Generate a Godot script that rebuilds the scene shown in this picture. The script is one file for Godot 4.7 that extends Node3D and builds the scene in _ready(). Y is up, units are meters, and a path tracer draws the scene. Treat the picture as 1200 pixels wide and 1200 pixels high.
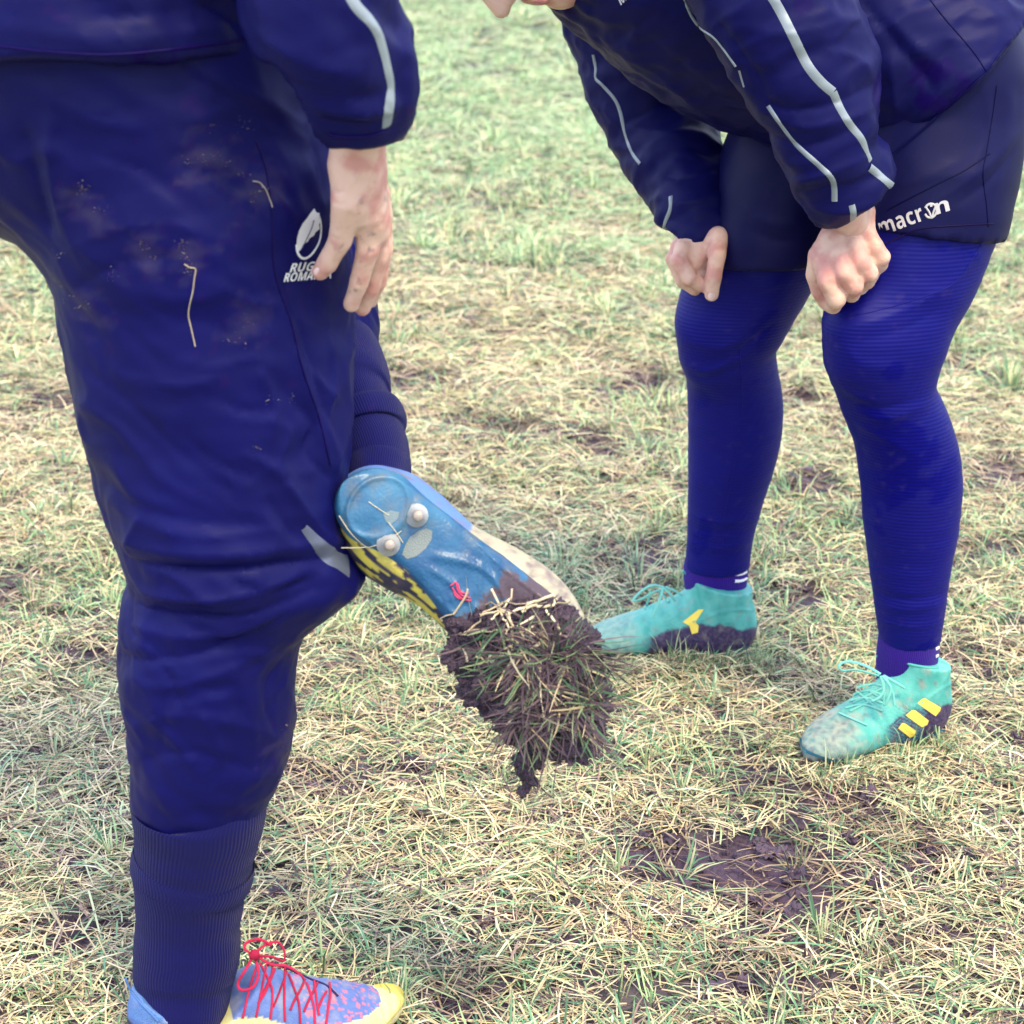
extends Node3D

# ---------------------------------------------------------------- mesh data
class MD:
	var v := PackedVector3Array()
	var n := PackedVector3Array()
	var c := PackedColorArray()
	var uv := PackedVector2Array()
	var i := PackedInt32Array()

	func normals() -> void:
		n.resize(v.size())
		n.fill(Vector3.ZERO)
		for k in range(0, i.size(), 3):
			var a := i[k]
			var b := i[k + 1]
			var d := i[k + 2]
			var f := (v[d] - v[a]).cross(v[b] - v[a])
			n[a] += f
			n[b] += f
			n[d] += f
		for k in n.size():
			n[k] = n[k].normalized()

	func flip() -> void:
		for k in range(0, i.size(), 3):
			var t := i[k]
			i[k] = i[k + 1]
			i[k + 1] = t
		normals()

	func smooth(times: int, much := 0.5) -> void:
		for t in times:
			var sum := PackedVector3Array()
			var cnt := PackedInt32Array()
			sum.resize(v.size())
			cnt.resize(v.size())
			for k in range(0, i.size(), 3):
				var a := i[k]
				var b := i[k + 1]
				var d := i[k + 2]
				sum[a] += v[b] + v[d]
				sum[b] += v[a] + v[d]
				sum[d] += v[a] + v[b]
				cnt[a] += 2
				cnt[b] += 2
				cnt[d] += 2
			for k in v.size():
				if cnt[k]:
					v[k] = v[k].lerp(sum[k] / cnt[k], much)

	func displace(f: Callable) -> void:
		normals()
		for k in v.size():
			v[k] += n[k] * float(f.call(v[k], n[k]))
		normals()

	func paint(f: Callable) -> void:
		c.resize(v.size())
		for k in v.size():
			c[k] = f.call(v[k], n[k])

	func fill(col: Color) -> void:
		c.resize(v.size())
		c.fill(col)

	func move(t: Transform3D) -> void:
		for k in v.size():
			v[k] = t * v[k]
		normals()

	func join(o: MD) -> void:
		var at := v.size()
		v.append_array(o.v)
		n.append_array(o.n)
		c.append_array(o.c)
		uv.append_array(o.uv)
		for k in o.i:
			i.append(k + at)

	func mesh() -> ArrayMesh:
		var a := []
		a.resize(Mesh.ARRAY_MAX)
		a[Mesh.ARRAY_VERTEX] = v
		a[Mesh.ARRAY_NORMAL] = n
		a[Mesh.ARRAY_INDEX] = i
		if c.size() == v.size():
			a[Mesh.ARRAY_COLOR] = c
		if uv.size() == v.size():
			a[Mesh.ARRAY_TEX_UV] = uv
		var m := ArrayMesh.new()
		m.add_surface_from_arrays(Mesh.PRIMITIVE_TRIANGLES, a)
		return m


# ---------------------------------------------------------------- distance field of joined limbs
class Field:
	var a := PackedVector3Array()
	var w := PackedVector3Array()
	var u := PackedVector3Array()
	var vv := PackedVector3Array()
	var ln := PackedFloat32Array()
	var r0 := PackedVector2Array()
	var r1 := PackedVector2Array()
	var gi := PackedInt32Array()
	var gk := PackedFloat32Array()
	var planes := []
	var notches := []

	func bone(p: Vector3, q: Vector3, rp: Vector2, rq: Vector2, depth: Vector3) -> void:
		var d := q - p
		var l := maxf(d.length(), 0.00001)
		var ax := d / l
		var v := depth - ax * depth.dot(ax)
		if v.length() < 0.05:
			v = ax.cross(Vector3(0.3, 0.5, 0.8))
		v = v.normalized()
		a.append(p)
		w.append(ax)
		vv.append(v)
		u.append(ax.cross(v))
		ln.append(l)
		r0.append(rp)
		r1.append(rq)
		gi.append(gk.size() - 1)

	# nodes: [centre, half width, half depth]
	func chain(nodes: Array, depth: Vector3, k: float, sub := 2) -> void:
		gk.append(k)
		if nodes.size() == 1:
			var e: Array = nodes[0]
			bone(e[0], e[0] + Vector3(0, 0.0002, 0), Vector2(e[1], e[2]), Vector2(e[1], e[2]), depth)
			return
		var last: Vector3
		var lr: Vector2
		for j in nodes.size() - 1:
			var n0: Array = nodes[maxi(j - 1, 0)]
			var n1: Array = nodes[j]
			var n2: Array = nodes[j + 1]
			var n3: Array = nodes[mini(j + 2, nodes.size() - 1)]
			for t in range(0 if j == 0 else 1, sub + 1):
				var f := float(t) / sub
				var p: Vector3 = (n1[0] as Vector3).cubic_interpolate(n2[0], n0[0], n3[0], f)
				var r := Vector2(cubic_interpolate(n1[1], n2[1], n0[1], n3[1], f), cubic_interpolate(n1[2], n2[2], n0[2], n3[2], f))
				if j > 0 or t > 0:
					bone(last, p, lr, r, depth)
				last = p
				lr = r

	func cut(at: Vector3, normal: Vector3, reach: float) -> void:
		planes.append([at, normal.normalized(), reach])

	# cuts away what lies above both planes
	func notch(a1: Vector3, n1: Vector3, a2: Vector3, n2: Vector3, reach: float) -> void:
		notches.append([a1, n1.normalized(), a2, n2.normalized(), reach])

	func dist(p: Vector3, ids: PackedInt32Array) -> float:
		var d := 1000.0
		var gd := 1000.0
		var g := -1
		for k in ids:
			if gi[k] != g:
				if g >= 0:
					var h := maxf(gk[g] - absf(d - gd), 0.0)
					d = minf(d, gd) - h * h * 0.25 / gk[g]
				g = gi[k]
				gd = 1000.0
			var q := p - a[k]
			var t := q.dot(w[k])
			var l := ln[k]
			var tt := clampf(t, 0.0, l)
			var f := tt / l
			var ra := r0[k]
			var rb := r1[k]
			var ru := ra.x + (rb.x - ra.x) * f
			var rv := ra.y + (rb.y - ra.y) * f
			var rm := minf(ru, rv)
			var x := q.dot(u[k]) / ru
			var y := q.dot(vv[k]) / rv
			var z := (t - tt) / rm
			var k0 := sqrt(x * x + y * y + z * z)
			x /= ru
			y /= rv
			z /= rm
			var k1 := sqrt(x * x + y * y + z * z)
			var e := -rm if k1 < 0.001 else k0 * (k0 - 1.0) / k1
			if e < gd:
				gd = e
		if g >= 0:
			var h := maxf(gk[g] - absf(d - gd), 0.0)
			d = minf(d, gd) - h * h * 0.25 / gk[g]
		for pl in planes:
			if p.distance_squared_to(pl[0]) < pl[2] * pl[2]:
				d = maxf(d, (p - pl[0]).dot(pl[1]))
		for no in notches:
			if p.distance_squared_to(no[0]) < no[4] * no[4]:
				d = maxf(d, minf((p - no[0]).dot(no[1]), (p - no[2]).dot(no[3])))
		return d


# ---------------------------------------------------------------- surface nets, block by block
class Nets:
	var f: Field
	var cell: float
	var lo: Vector3
	var nb: Vector3i
	var out := []

	func share(k: int) -> Dictionary:
		var got := {}
		for bi in range(k, nb.x * nb.y * nb.z, 4):
			var vals := block(bi)
			if vals.size():
				got[bi] = vals
		return got

	func block(bi: int) -> PackedFloat32Array:
		var none := PackedFloat32Array()
		var bx := bi % nb.x
		var by := (bi / nb.x) % nb.y
		var bz := bi / (nb.x * nb.y)
		var org := lo + Vector3(bx, by, bz) * (8.0 * cell)
		var half := 8.0 * cell * 0.8661
		var mid := org + Vector3.ONE * 4.0 * cell
		var ids := PackedInt32Array()
		var lower := PackedFloat32Array()
		var some := PackedInt32Array()
		var best := 1e6
		var kmax := 0.0
		for g in f.gk:
			kmax = maxf(kmax, g)
		for k in f.a.size():
			var q := mid - f.a[k]
			var t := clampf(q.dot(f.w[k]), 0.0, f.ln[k])
			var rr := maxf(maxf(f.r0[k].x, f.r0[k].y), maxf(f.r1[k].x, f.r1[k].y))
			var rs := minf(minf(f.r0[k].x, f.r0[k].y), minf(f.r1[k].x, f.r1[k].y))
			var far := (q - f.w[k] * t).length()
			if far - rr < half * 1.2 + kmax:
				some.append(k)
				lower.append(far - rr - kmax)
				best = minf(best, far - rs)
		for k in some.size():
			if lower[k] < best + half * 2.0:
				ids.append(some[k])
		if ids.is_empty():
			return none
		if absf(f.dist(mid, ids)) > half * 1.4 + 0.004:
			return none
		var vals := PackedFloat32Array()
		vals.resize(729)
		vals.fill(9.0)
		var pos := false
		var neg := false
		for sz in 2:
			for sy in 2:
				for sx in 2:
					var d0 := f.dist(org + Vector3(sx * 4 + 2, sy * 4 + 2, sz * 4 + 2) * cell, ids)
					var live := absf(d0) <= half * 0.75 + 0.003
					for z in range(sz * 4, sz * 4 + 5):
						for y in range(sy * 4, sy * 4 + 5):
							for x in range(sx * 4, sx * 4 + 5):
								var at := x + y * 9 + z * 81
								if live:
									if absf(vals[at]) < 2.0:
										continue
									var d := f.dist(org + Vector3(x, y, z) * cell, ids)
									vals[at] = d
									if d < 0.0:
										neg = true
									else:
										pos = true
								elif absf(vals[at]) >= 2.0:
									vals[at] = 5.0 if d0 > 0.0 else -5.0
		if pos and neg:
			return vals
		return none

	func run(field: Field, size: float) -> MD:
		f = field
		cell = size
		lo = Vector3.ONE * 1e6
		var hi := -lo
		for k in f.a.size():
			var r := maxf(maxf(f.r0[k].x, f.r0[k].y), maxf(f.r1[k].x, f.r1[k].y)) + 0.012
			var e := f.a[k] + f.w[k] * f.ln[k]
			lo = lo.min(f.a[k] - Vector3.ONE * r).min(e - Vector3.ONE * r)
			hi = hi.max(f.a[k] + Vector3.ONE * r).max(e + Vector3.ONE * r)
		nb = Vector3i(((hi - lo) / (8.0 * cell)).ceil()) + Vector3i.ONE
		var total := nb.x * nb.y * nb.z
		out.resize(total)
		var crew := []
		for k in 4:
			var th := Thread.new()
			th.start(share.bind(k))
			crew.append(th)
		for th in crew:
			var got: Dictionary = th.wait_to_finish()
			for bi in got:
				out[bi] = got[bi]
		var nx := nb.x * 8 + 1
		var ny := nb.y * 8 + 1
		var nz := nb.z * 8 + 1
		var sy := nx
		var sz := nx * ny
		var ids := PackedInt32Array()
		ids.resize(nx * ny * nz)
		ids.fill(-1)
		var m := MD.new()
		var cells := PackedInt32Array()
		var signs := PackedByteArray()
		for bi in total:
			if out[bi] == null:
				continue
			var vals: PackedFloat32Array = out[bi]
			var bx := bi % nb.x
			var by := (bi / nb.x) % nb.y
			var bz := bi / (nb.x * nb.y)
			for z in 8:
				for y in 8:
					var o := z * 81 + y * 9
					for x in 8:
						var p := o + x
						var a0 := vals[p]
						var a1 := vals[p + 1]
						var a2 := vals[p + 9]
						var a3 := vals[p + 10]
						var a4 := vals[p + 81]
						var a5 := vals[p + 82]
						var a6 := vals[p + 90]
						var a7 := vals[p + 91]
						var s := int(a0 < 0.0) + int(a1 < 0.0) + int(a2 < 0.0) + int(a3 < 0.0) + int(a4 < 0.0) + int(a5 < 0.0) + int(a6 < 0.0) + int(a7 < 0.0)
						if s == 0 or s == 8:
							continue
						var sum := Vector3.ZERO
						var cnt := 0
						if (a0 < 0.0) != (a1 < 0.0):
							sum += Vector3(a0 / (a0 - a1), 0, 0)
							cnt += 1
						if (a2 < 0.0) != (a3 < 0.0):
							sum += Vector3(a2 / (a2 - a3), 1, 0)
							cnt += 1
						if (a4 < 0.0) != (a5 < 0.0):
							sum += Vector3(a4 / (a4 - a5), 0, 1)
							cnt += 1
						if (a6 < 0.0) != (a7 < 0.0):
							sum += Vector3(a6 / (a6 - a7), 1, 1)
							cnt += 1
						if (a0 < 0.0) != (a2 < 0.0):
							sum += Vector3(0, a0 / (a0 - a2), 0)
							cnt += 1
						if (a1 < 0.0) != (a3 < 0.0):
							sum += Vector3(1, a1 / (a1 - a3), 0)
							cnt += 1
						if (a4 < 0.0) != (a6 < 0.0):
							sum += Vector3(0, a4 / (a4 - a6), 1)
							cnt += 1
						if (a5 < 0.0) != (a7 < 0.0):
							sum += Vector3(1, a5 / (a5 - a7), 1)
							cnt += 1
						if (a0 < 0.0) != (a4 < 0.0):
							sum += Vector3(0, 0, a0 / (a0 - a4))
							cnt += 1
						if (a1 < 0.0) != (a5 < 0.0):
							sum += Vector3(1, 0, a1 / (a1 - a5))
							cnt += 1
						if (a2 < 0.0) != (a6 < 0.0):
							sum += Vector3(0, 1, a2 / (a2 - a6))
							cnt += 1
						if (a3 < 0.0) != (a7 < 0.0):
							sum += Vector3(1, 1, a3 / (a3 - a7))
							cnt += 1
						var gx := bx * 8 + x
						var gy := by * 8 + y
						var gz := bz * 8 + z
						var gid := gx + gy * sy + gz * sz
						ids[gid] = m.v.size()
						m.v.append(lo + (Vector3(gx, gy, gz) + sum / cnt) * cell)
						cells.append(gid)
						signs.append(int(a0 < 0.0) | int(a1 < 0.0) << 1 | int(a2 < 0.0) << 2 | int(a4 < 0.0) << 3)
		var steps := [[sy, sz], [sz, 1], [1, sy]]
		for k in cells.size():
			var s := signs[k]
			var s0 := s & 1
			for ax in 3:
				if (s >> (ax + 1)) & 1 == s0:
					continue
				var g := cells[k]
				var da: int = steps[ax][0]
				var db: int = steps[ax][1]
				if g - da - db < 0:
					continue
				var q0 := ids[g]
				var q1 := ids[g - da]
				var q2 := ids[g - da - db]
				var q3 := ids[g - db]
				if q1 < 0 or q2 < 0 or q3 < 0:
					continue
				if s0:
					m.i.append_array([q0, q2, q1, q0, q3, q2])
				else:
					m.i.append_array([q0, q1, q2, q0, q2, q3])
		m.normals()
		return m


# ---------------------------------------------------------------- where a line of sight from the photographer's place meets a surface
class Caster:
	var m: MD
	var bins := {}
	var size := 0.012
	var eye := Vector3(0, 1.282, 0)

	func _init(md: MD) -> void:
		m = md
		var d := PackedVector2Array()
		for p in m.v:
			d.append(Vector2(p.x, p.y - eye.y) / -p.z)
		for k in range(0, m.i.size(), 3):
			var a := d[m.i[k]]
			var b := d[m.i[k + 1]]
			var c := d[m.i[k + 2]]
			var l := a.min(b).min(c) / size
			var h := a.max(b).max(c) / size
			for x in range(floori(l.x), floori(h.x) + 1):
				for y in range(floori(l.y), floori(h.y) + 1):
					var key := x * 4096 + y
					if not bins.has(key):
						bins[key] = PackedInt32Array()
					bins[key].append(k)

	# [found, place, normal]
	func cast(d: Vector2) -> Array:
		var key := floori(d.x / size) * 4096 + floori(d.y / size)
		var dir := Vector3(d.x, d.y, -1)
		var best := 1e6
		var nor := Vector3.ZERO
		if bins.has(key):
			for k in bins[key]:
				var a := m.v[m.i[k]]
				var e1 := m.v[m.i[k + 1]] - a
				var e2 := m.v[m.i[k + 2]] - a
				var p := dir.cross(e2)
				var det := e1.dot(p)
				if absf(det) < 1e-12:
					continue
				var s := eye - a
				var uu := s.dot(p) / det
				if uu < -0.001 or uu > 1.001:
					continue
				var q := s.cross(e1)
				var ww := dir.dot(q) / det
				if ww < -0.001 or uu + ww > 1.001:
					continue
				var t := e2.dot(q) / det
				if t > 0.0 and t < best:
					best = t
					nor = m.n[m.i[k]] * (1.0 - uu - ww) + m.n[m.i[k + 1]] * uu + m.n[m.i[k + 2]] * ww
		if best > 1e5:
			return [false, Vector3.ZERO, Vector3.BACK]
		return [true, eye + dir * best, nor.normalized()]

	func look(p: Vector3) -> Vector2:
		return Vector2(p.x, p.y - eye.y) / -p.z


func smooth_line(pts: Array, sub: int) -> Array:
	var r := []
	for j in pts.size() - 1:
		var p0 = pts[maxi(j - 1, 0)]
		var p3 = pts[mini(j + 2, pts.size() - 1)]
		for t in sub:
			r.append(pts[j].cubic_interpolate(pts[j + 1], p0, p3, float(t) / sub))
	r.append(pts[-1])
	return r


# a round cord along points in space
func cord(pts: Array, radius: float, sides := 6, flat := 1.0, ends := 1.0) -> MD:
	var m := MD.new()
	var side := Vector3.ZERO
	for k in pts.size():
		var t: Vector3 = (pts[mini(k + 1, pts.size() - 1)] - pts[maxi(k - 1, 0)]).normalized()
		if side == Vector3.ZERO:
			side = t.cross(Vector3(0.31, 0.8, 0.51)).normalized()
		side = (side - t * side.dot(t)).normalized()
		var up := t.cross(side)
		var r := radius * (ends if k == 0 or k == pts.size() - 1 else 1.0)
		for j in sides:
			var an := TAU * j / sides
			m.v.append(pts[k] + side * cos(an) * r + up * sin(an) * r * flat)
	for k in pts.size() - 1:
		for j in sides:
			var a := k * sides + j
			var b := k * sides + (j + 1) % sides
			m.i.append_array([a, b, a + sides, b, b + sides, a + sides])
	for e in [0, (pts.size() - 1) * sides]:
		for j in range(1, sides - 1):
			m.i.append_array([e, e + j + 1, e + j] if e == 0 else [e, e + j, e + j + 1])
	m.normals()
	return m


func draped_points(ca: Caster, rays: Array, lift: float, sub: int) -> Array:
	var pts := []
	var depth := 0.0
	var line := smooth_line(rays, sub)
	for d in line:
		var h := ca.cast(d)
		if h[0]:
			depth = -h[1].z
			break
	for d in line:
		var h := ca.cast(d)
		if h[0] and absf(-h[1].z - depth) < 0.06:
			depth = -h[1].z
			pts.append(h[1] + h[2] * lift)
		else:
			pts.append(ca.eye + Vector3(d.x, d.y, -1) * depth)
	return pts


func draped_cord(ca: Caster, rays: Array, radius: float, lift := 0.0, sub := 6, flat := 1.0) -> MD:
	return cord(draped_points(ca, rays, lift, sub), radius, 6, flat)


# a flat band laid on a surface
func draped_strip(ca: Caster, rays: Array, width: float, lift := 0.0008, sub := 10, w2 := -1.0) -> MD:
	var m := MD.new()
	var pts := []
	var nor := []
	for d in smooth_line(rays, sub):
		var h := ca.cast(d)
		if h[0]:
			pts.append(h[1])
			nor.append(h[2])
	for k in pts.size():
		var t: Vector3 = (pts[mini(k + 1, pts.size() - 1)] - pts[maxi(k - 1, 0)]).normalized()
		var s: Vector3 = t.cross(nor[k]).normalized()
		var f := float(k) / maxi(pts.size() - 1, 1)
		var ww := lerpf(width, width if w2 < 0.0 else w2, f)
		for e in 5:
			var o: Vector3 = pts[k] + s * ww * (e / 4.0 - 0.5)
			var h := ca.cast(ca.look(o))
			if h[0] and (h[1] as Vector3).distance_to(o) < ww * 1.2 + 0.004:
				o = h[1]
			m.v.append(o + nor[k] * (lift if e > 0 and e < 4 else lift * 0.2))
			m.uv.append(Vector2(e / 4.0, k * 0.2))
	for k in pts.size() - 1:
		for e in 4:
			var a := k * 5 + e
			m.i.append_array([a, a + 1, a + 5, a + 1, a + 6, a + 5])
	m.normals()
	if m.v.size() > 7 and m.n[7].dot(nor[1]) < 0.0:
		m.flip()
	return m


# triangles given in lines of sight, laid on a surface
func draped_tris(ca: Caster, tri: PackedVector2Array, levels: int, lift: float) -> MD:
	for l in levels:
		var fine := PackedVector2Array()
		for k in range(0, tri.size(), 3):
			var a := tri[k]
			var b := tri[k + 1]
			var c := tri[k + 2]
			var ab := (a + b) / 2
			var bc := (b + c) / 2
			var ac := (a + c) / 2
			fine.append_array([a, ab, ac, ab, b, bc, ac, bc, c, ab, bc, ac])
		tri = fine
	var m := MD.new()
	var known := {}
	for k in range(0, tri.size(), 3):
		var ids := []
		for e in 3:
			var d := tri[k + e]
			var key := Vector2i((d * 100000.0).round())
			if not known.has(key):
				var h := ca.cast(d)
				if not h[0]:
					known[key] = -1
				else:
					known[key] = m.v.size()
					m.v.append(h[1] + h[2] * lift)
					m.n.append(h[2])
			ids.append(known[key])
		if ids.min() < 0 or m.v[ids[0]].distance_to(m.v[ids[1]]) > 0.03 or m.v[ids[0]].distance_to(m.v[ids[2]]) > 0.03:
			continue
		var f := (m.v[ids[2]] - m.v[ids[0]]).cross(m.v[ids[1]] - m.v[ids[0]])
		if f.dot(m.n[ids[0]]) < 0.0:
			m.i.append_array([ids[0], ids[2], ids[1]])
		else:
			m.i.append_array(ids)
	return m


func draped_poly(ca: Caster, rays: Array, levels := 2, lift := 0.0007) -> MD:
	var poly := PackedVector2Array()
	for d in rays:
		poly.append(d * 1000.0)
	var tri := PackedVector2Array()
	for k in Geometry2D.triangulate_polygon(poly):
		tri.append(poly[k] / 1000.0)
	return draped_tris(ca, tri, levels, lift)


# lettering laid on a surface; at = start of the base line, along = its whole length, up = letter height
func draped_text(ca: Caster, words: String, at: Vector2, along: Vector2, up: Vector2, lift := 0.0008, font_name := "Droid Sans", slant := 0.0, fat := 0.0) -> MD:
	var tm := TextMesh.new()
	var f := SystemFont.new()
	f.font_names = PackedStringArray([font_name])
	f.font_weight = 700
	var fv := FontVariation.new()
	fv.base_font = f
	fv.variation_embolden = fat
	tm.font = fv
	tm.text = words
	tm.font_size = 64
	tm.pixel_size = 0.01
	tm.depth = 0.0
	tm.curve_step = 1.0
	tm.horizontal_alignment = HORIZONTAL_ALIGNMENT_LEFT
	tm.vertical_alignment = VERTICAL_ALIGNMENT_BOTTOM
	var arr := tm.get_mesh_arrays()
	var vs: PackedVector3Array = arr[Mesh.ARRAY_VERTEX]
	var ix: PackedInt32Array = arr[Mesh.ARRAY_INDEX] if arr[Mesh.ARRAY_INDEX] != null else PackedInt32Array(range(vs.size()))
	var lo := Vector2(1e6, 1e6)
	var hi := -lo
	for p in vs:
		lo = lo.min(Vector2(p.x, p.y))
		hi = hi.max(Vector2(p.x, p.y))
	var tri := PackedVector2Array()
	for k in ix:
		var x := (vs[k].x - lo.x) / (hi.x - lo.x)
		var y := (vs[k].y - lo.y) / (hi.y - lo.y)
		tri.append(at + along * x + up * y + along.normalized() * slant * up.length() * y)
	return draped_tris(ca, tri, 1, lift)


# a tube through rings [centre, half width, half depth] with uv: u round it, v along it in metres
func sleeve(nodes: Array, depth: Vector3, around := 96, sub := 14, f = null) -> MD:
	var m := MD.new()
	var mids := []
	var rad := []
	for j in nodes.size() - 1:
		var n0: Array = nodes[maxi(j - 1, 0)]
		var n1: Array = nodes[j]
		var n2: Array = nodes[j + 1]
		var n3: Array = nodes[mini(j + 2, nodes.size() - 1)]
		for t in range(0, sub + (1 if j == nodes.size() - 2 else 0)):
			var e := float(t) / sub
			mids.append((n1[0] as Vector3).cubic_interpolate(n2[0], n0[0], n3[0], e))
			rad.append(Vector2(cubic_interpolate(n1[1], n2[1], n0[1], n3[1], e), cubic_interpolate(n1[2], n2[2], n0[2], n3[2], e)))
	var along := 0.0
	for k in mids.size():
		var ax: Vector3 = (mids[mini(k + 1, mids.size() - 1)] - mids[maxi(k - 1, 0)]).normalized()
		var vd := (depth - ax * depth.dot(ax)).normalized()
		var ud := ax.cross(vd)
		if k > 0:
			along += (mids[k] as Vector3).distance_to(mids[k - 1])
		for j in around + 1:
			var an := TAU * j / around
			var r: Vector2 = rad[k]
			var off := 0.0 if f == null else float(f.call(float(j) / around, along, mids[k]))
			m.v.append(mids[k] + ud * cos(an) * (r.x + off) + vd * sin(an) * (r.y + off))
			m.uv.append(Vector2(float(j) / around, along))
	for k in mids.size() - 1:
		for j in around:
			var a := k * (around + 1) + j
			var b := a + 1
			var c := a + around + 1
			m.i.append_array([a, c, b, b, c, c + 1])
	m.normals()
	var mid: Vector3 = mids[mids.size() / 2]
	var probe := (mids.size() / 2) * (around + 1)
	if m.n[probe].dot(m.v[probe] - mid) < 0.0:
		m.flip()
	for k in mids.size():
		var a := k * (around + 1)
		var s := (m.n[a] + m.n[a + around]).normalized()
		m.n[a] = s
		m.n[a + around] = s
	return m


# ---------------------------------------------------------------- naming and placing
var taken := {}

func numbered(called: String) -> String:
	var k: int = taken.get(called, -1) + 1
	taken[called] = k
	return called if k == 0 else "%s_%03d" % [called, k]


func tag(o: Node3D, label: String, category: String, group := "", kind := "") -> Node3D:
	if label:
		o.set_meta("label", label)
	if category:
		o.set_meta("category", category)
	if group:
		o.set_meta("group", group)
	if kind:
		o.set_meta("kind", kind)
	return o


func thing(called: String, at: Vector3) -> Node3D:
	var o := Node3D.new()
	o.name = numbered(called)
	add_child(o, true)
	o.position = at
	return o


# one mesh in world coordinates, hung under its thing or part
func put(called: String, md: MD, m: Material, parent: Node3D = null) -> MeshInstance3D:
	var o := MeshInstance3D.new()
	if md.i.is_empty():
		return o
	o.mesh = md.mesh()
	o.material_override = m
	if parent == null:
		o.name = numbered(called)
		add_child(o, true)
		return o
	o.name = called
	var at := Vector3.ZERO
	var up: Node = parent
	while up != self:
		at += (up as Node3D).position
		up = up.get_parent()
	parent.add_child(o, true)
	o.position = -at
	return o


# ---------------------------------------------------------------- small things used everywhere
const AWAY := Vector3(0, -0.35, -0.94)
var rng := RandomNumberGenerator.new()

func noise(seed_: int, freq: float, octaves := 3, kind := FastNoiseLite.TYPE_SIMPLEX_SMOOTH) -> FastNoiseLite:
	var f := FastNoiseLite.new()
	f.seed = seed_
	f.noise_type = kind
	f.frequency = freq
	f.fractal_type = FastNoiseLite.FRACTAL_FBM if octaves > 1 else FastNoiseLite.FRACTAL_NONE
	f.fractal_octaves = octaves
	return f


func noise_tex(seed_: int, freq: float, size: int, as_normal := false, bump := 4.0, octaves := 4, kind := FastNoiseLite.TYPE_SIMPLEX_SMOOTH) -> Texture2D:
	var t := NoiseTexture2D.new()
	t.width = size
	t.height = size
	t.seamless = true
	t.as_normal_map = as_normal
	t.bump_strength = bump
	t.noise = noise(seed_, freq, octaves, kind)
	return t


func ramp_tex(seed_: int, freq: float, size: int, lo: Color, hi: Color, octaves := 4) -> Texture2D:
	var t: NoiseTexture2D = noise_tex(seed_, freq, size, false, 1.0, octaves)
	var g := Gradient.new()
	g.set_color(0, lo)
	g.set_color(1, hi)
	t.color_ramp = g
	return t


func wave_tex(size: int, waves: int, sharp: float, vertical: bool) -> Texture2D:
	var im := Image.create(size, size, false, Image.FORMAT_RGB8)
	for y in size:
		for x in size:
			var s := 0.5 + 0.5 * sin(TAU * waves * (float(x) if vertical else float(y)) / size)
			s = pow(s, sharp)
			im.set_pixel(x, y, Color(s, s, s))
	return ImageTexture.create_from_image(im)


func mat(rough: float, spec := 0.5, height: Texture2D = null, deep := 0.05, scale := 1.0, triplanar := true) -> StandardMaterial3D:
	var m := StandardMaterial3D.new()
	m.vertex_color_use_as_albedo = true
	m.roughness = rough
	m.metallic_specular = spec
	if height:
		m.heightmap_enabled = true
		m.heightmap_texture = height
		m.heightmap_scale = deep
	if triplanar:
		m.uv1_triplanar = true
		m.uv1_world_triplanar = true
	m.uv1_scale = Vector3.ONE * scale
	return m


func nets(f: Field, cell: float) -> MD:
	var m := Nets.new().run(f, cell)
	return m


# folds: [rays, height, width] become ridges (or creases) along lines on the cloth
class Folds:
	var pts := []
	var amp := []
	var wid := []
	var mid := []
	var reach := []

	func add(line: Array, height: float, width: float) -> void:
		if line.size() < 2:
			return
		var c := Vector3.ZERO
		for p in line:
			c += p
		c /= line.size()
		var r := 0.0
		for p in line:
			r = maxf(r, c.distance_to(p))
		pts.append(PackedVector3Array(line))
		amp.append(height)
		wid.append(width)
		mid.append(c)
		reach.append(r + width * 2.2)

	func at(p: Vector3) -> float:
		var s := 0.0
		for k in pts.size():
			if p.distance_squared_to(mid[k]) > reach[k] * reach[k]:
				continue
			var line: PackedVector3Array = pts[k]
			var best := 1e6
			var where := 0.0
			for j in line.size() - 1:
				var e := line[j + 1] - line[j]
				var t := clampf((p - line[j]).dot(e) / maxf(e.length_squared(), 1e-9), 0.0, 1.0)
				var d := p.distance_squared_to(line[j] + e * t)
				if d < best:
					best = d
					where = (j + t) / (line.size() - 1)
			var w: float = wid[k]
			s += float(amp[k]) * exp(-1.6 * sqrt(best) / w) * pow(maxf(sin(PI * clampf(where, 0.02, 0.98)), 0.0), 0.5)
		return s


func folds_on(md: MD, list: Array) -> Folds:
	var ca := Caster.new(md)
	var f := Folds.new()
	for e in list:
		var line := []
		for d in smooth_line(e[0], 3):
			var h := ca.cast(d)
			if h[0]:
				line.append(h[1])
		f.add(line, e[1], e[2])
	return f


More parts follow.
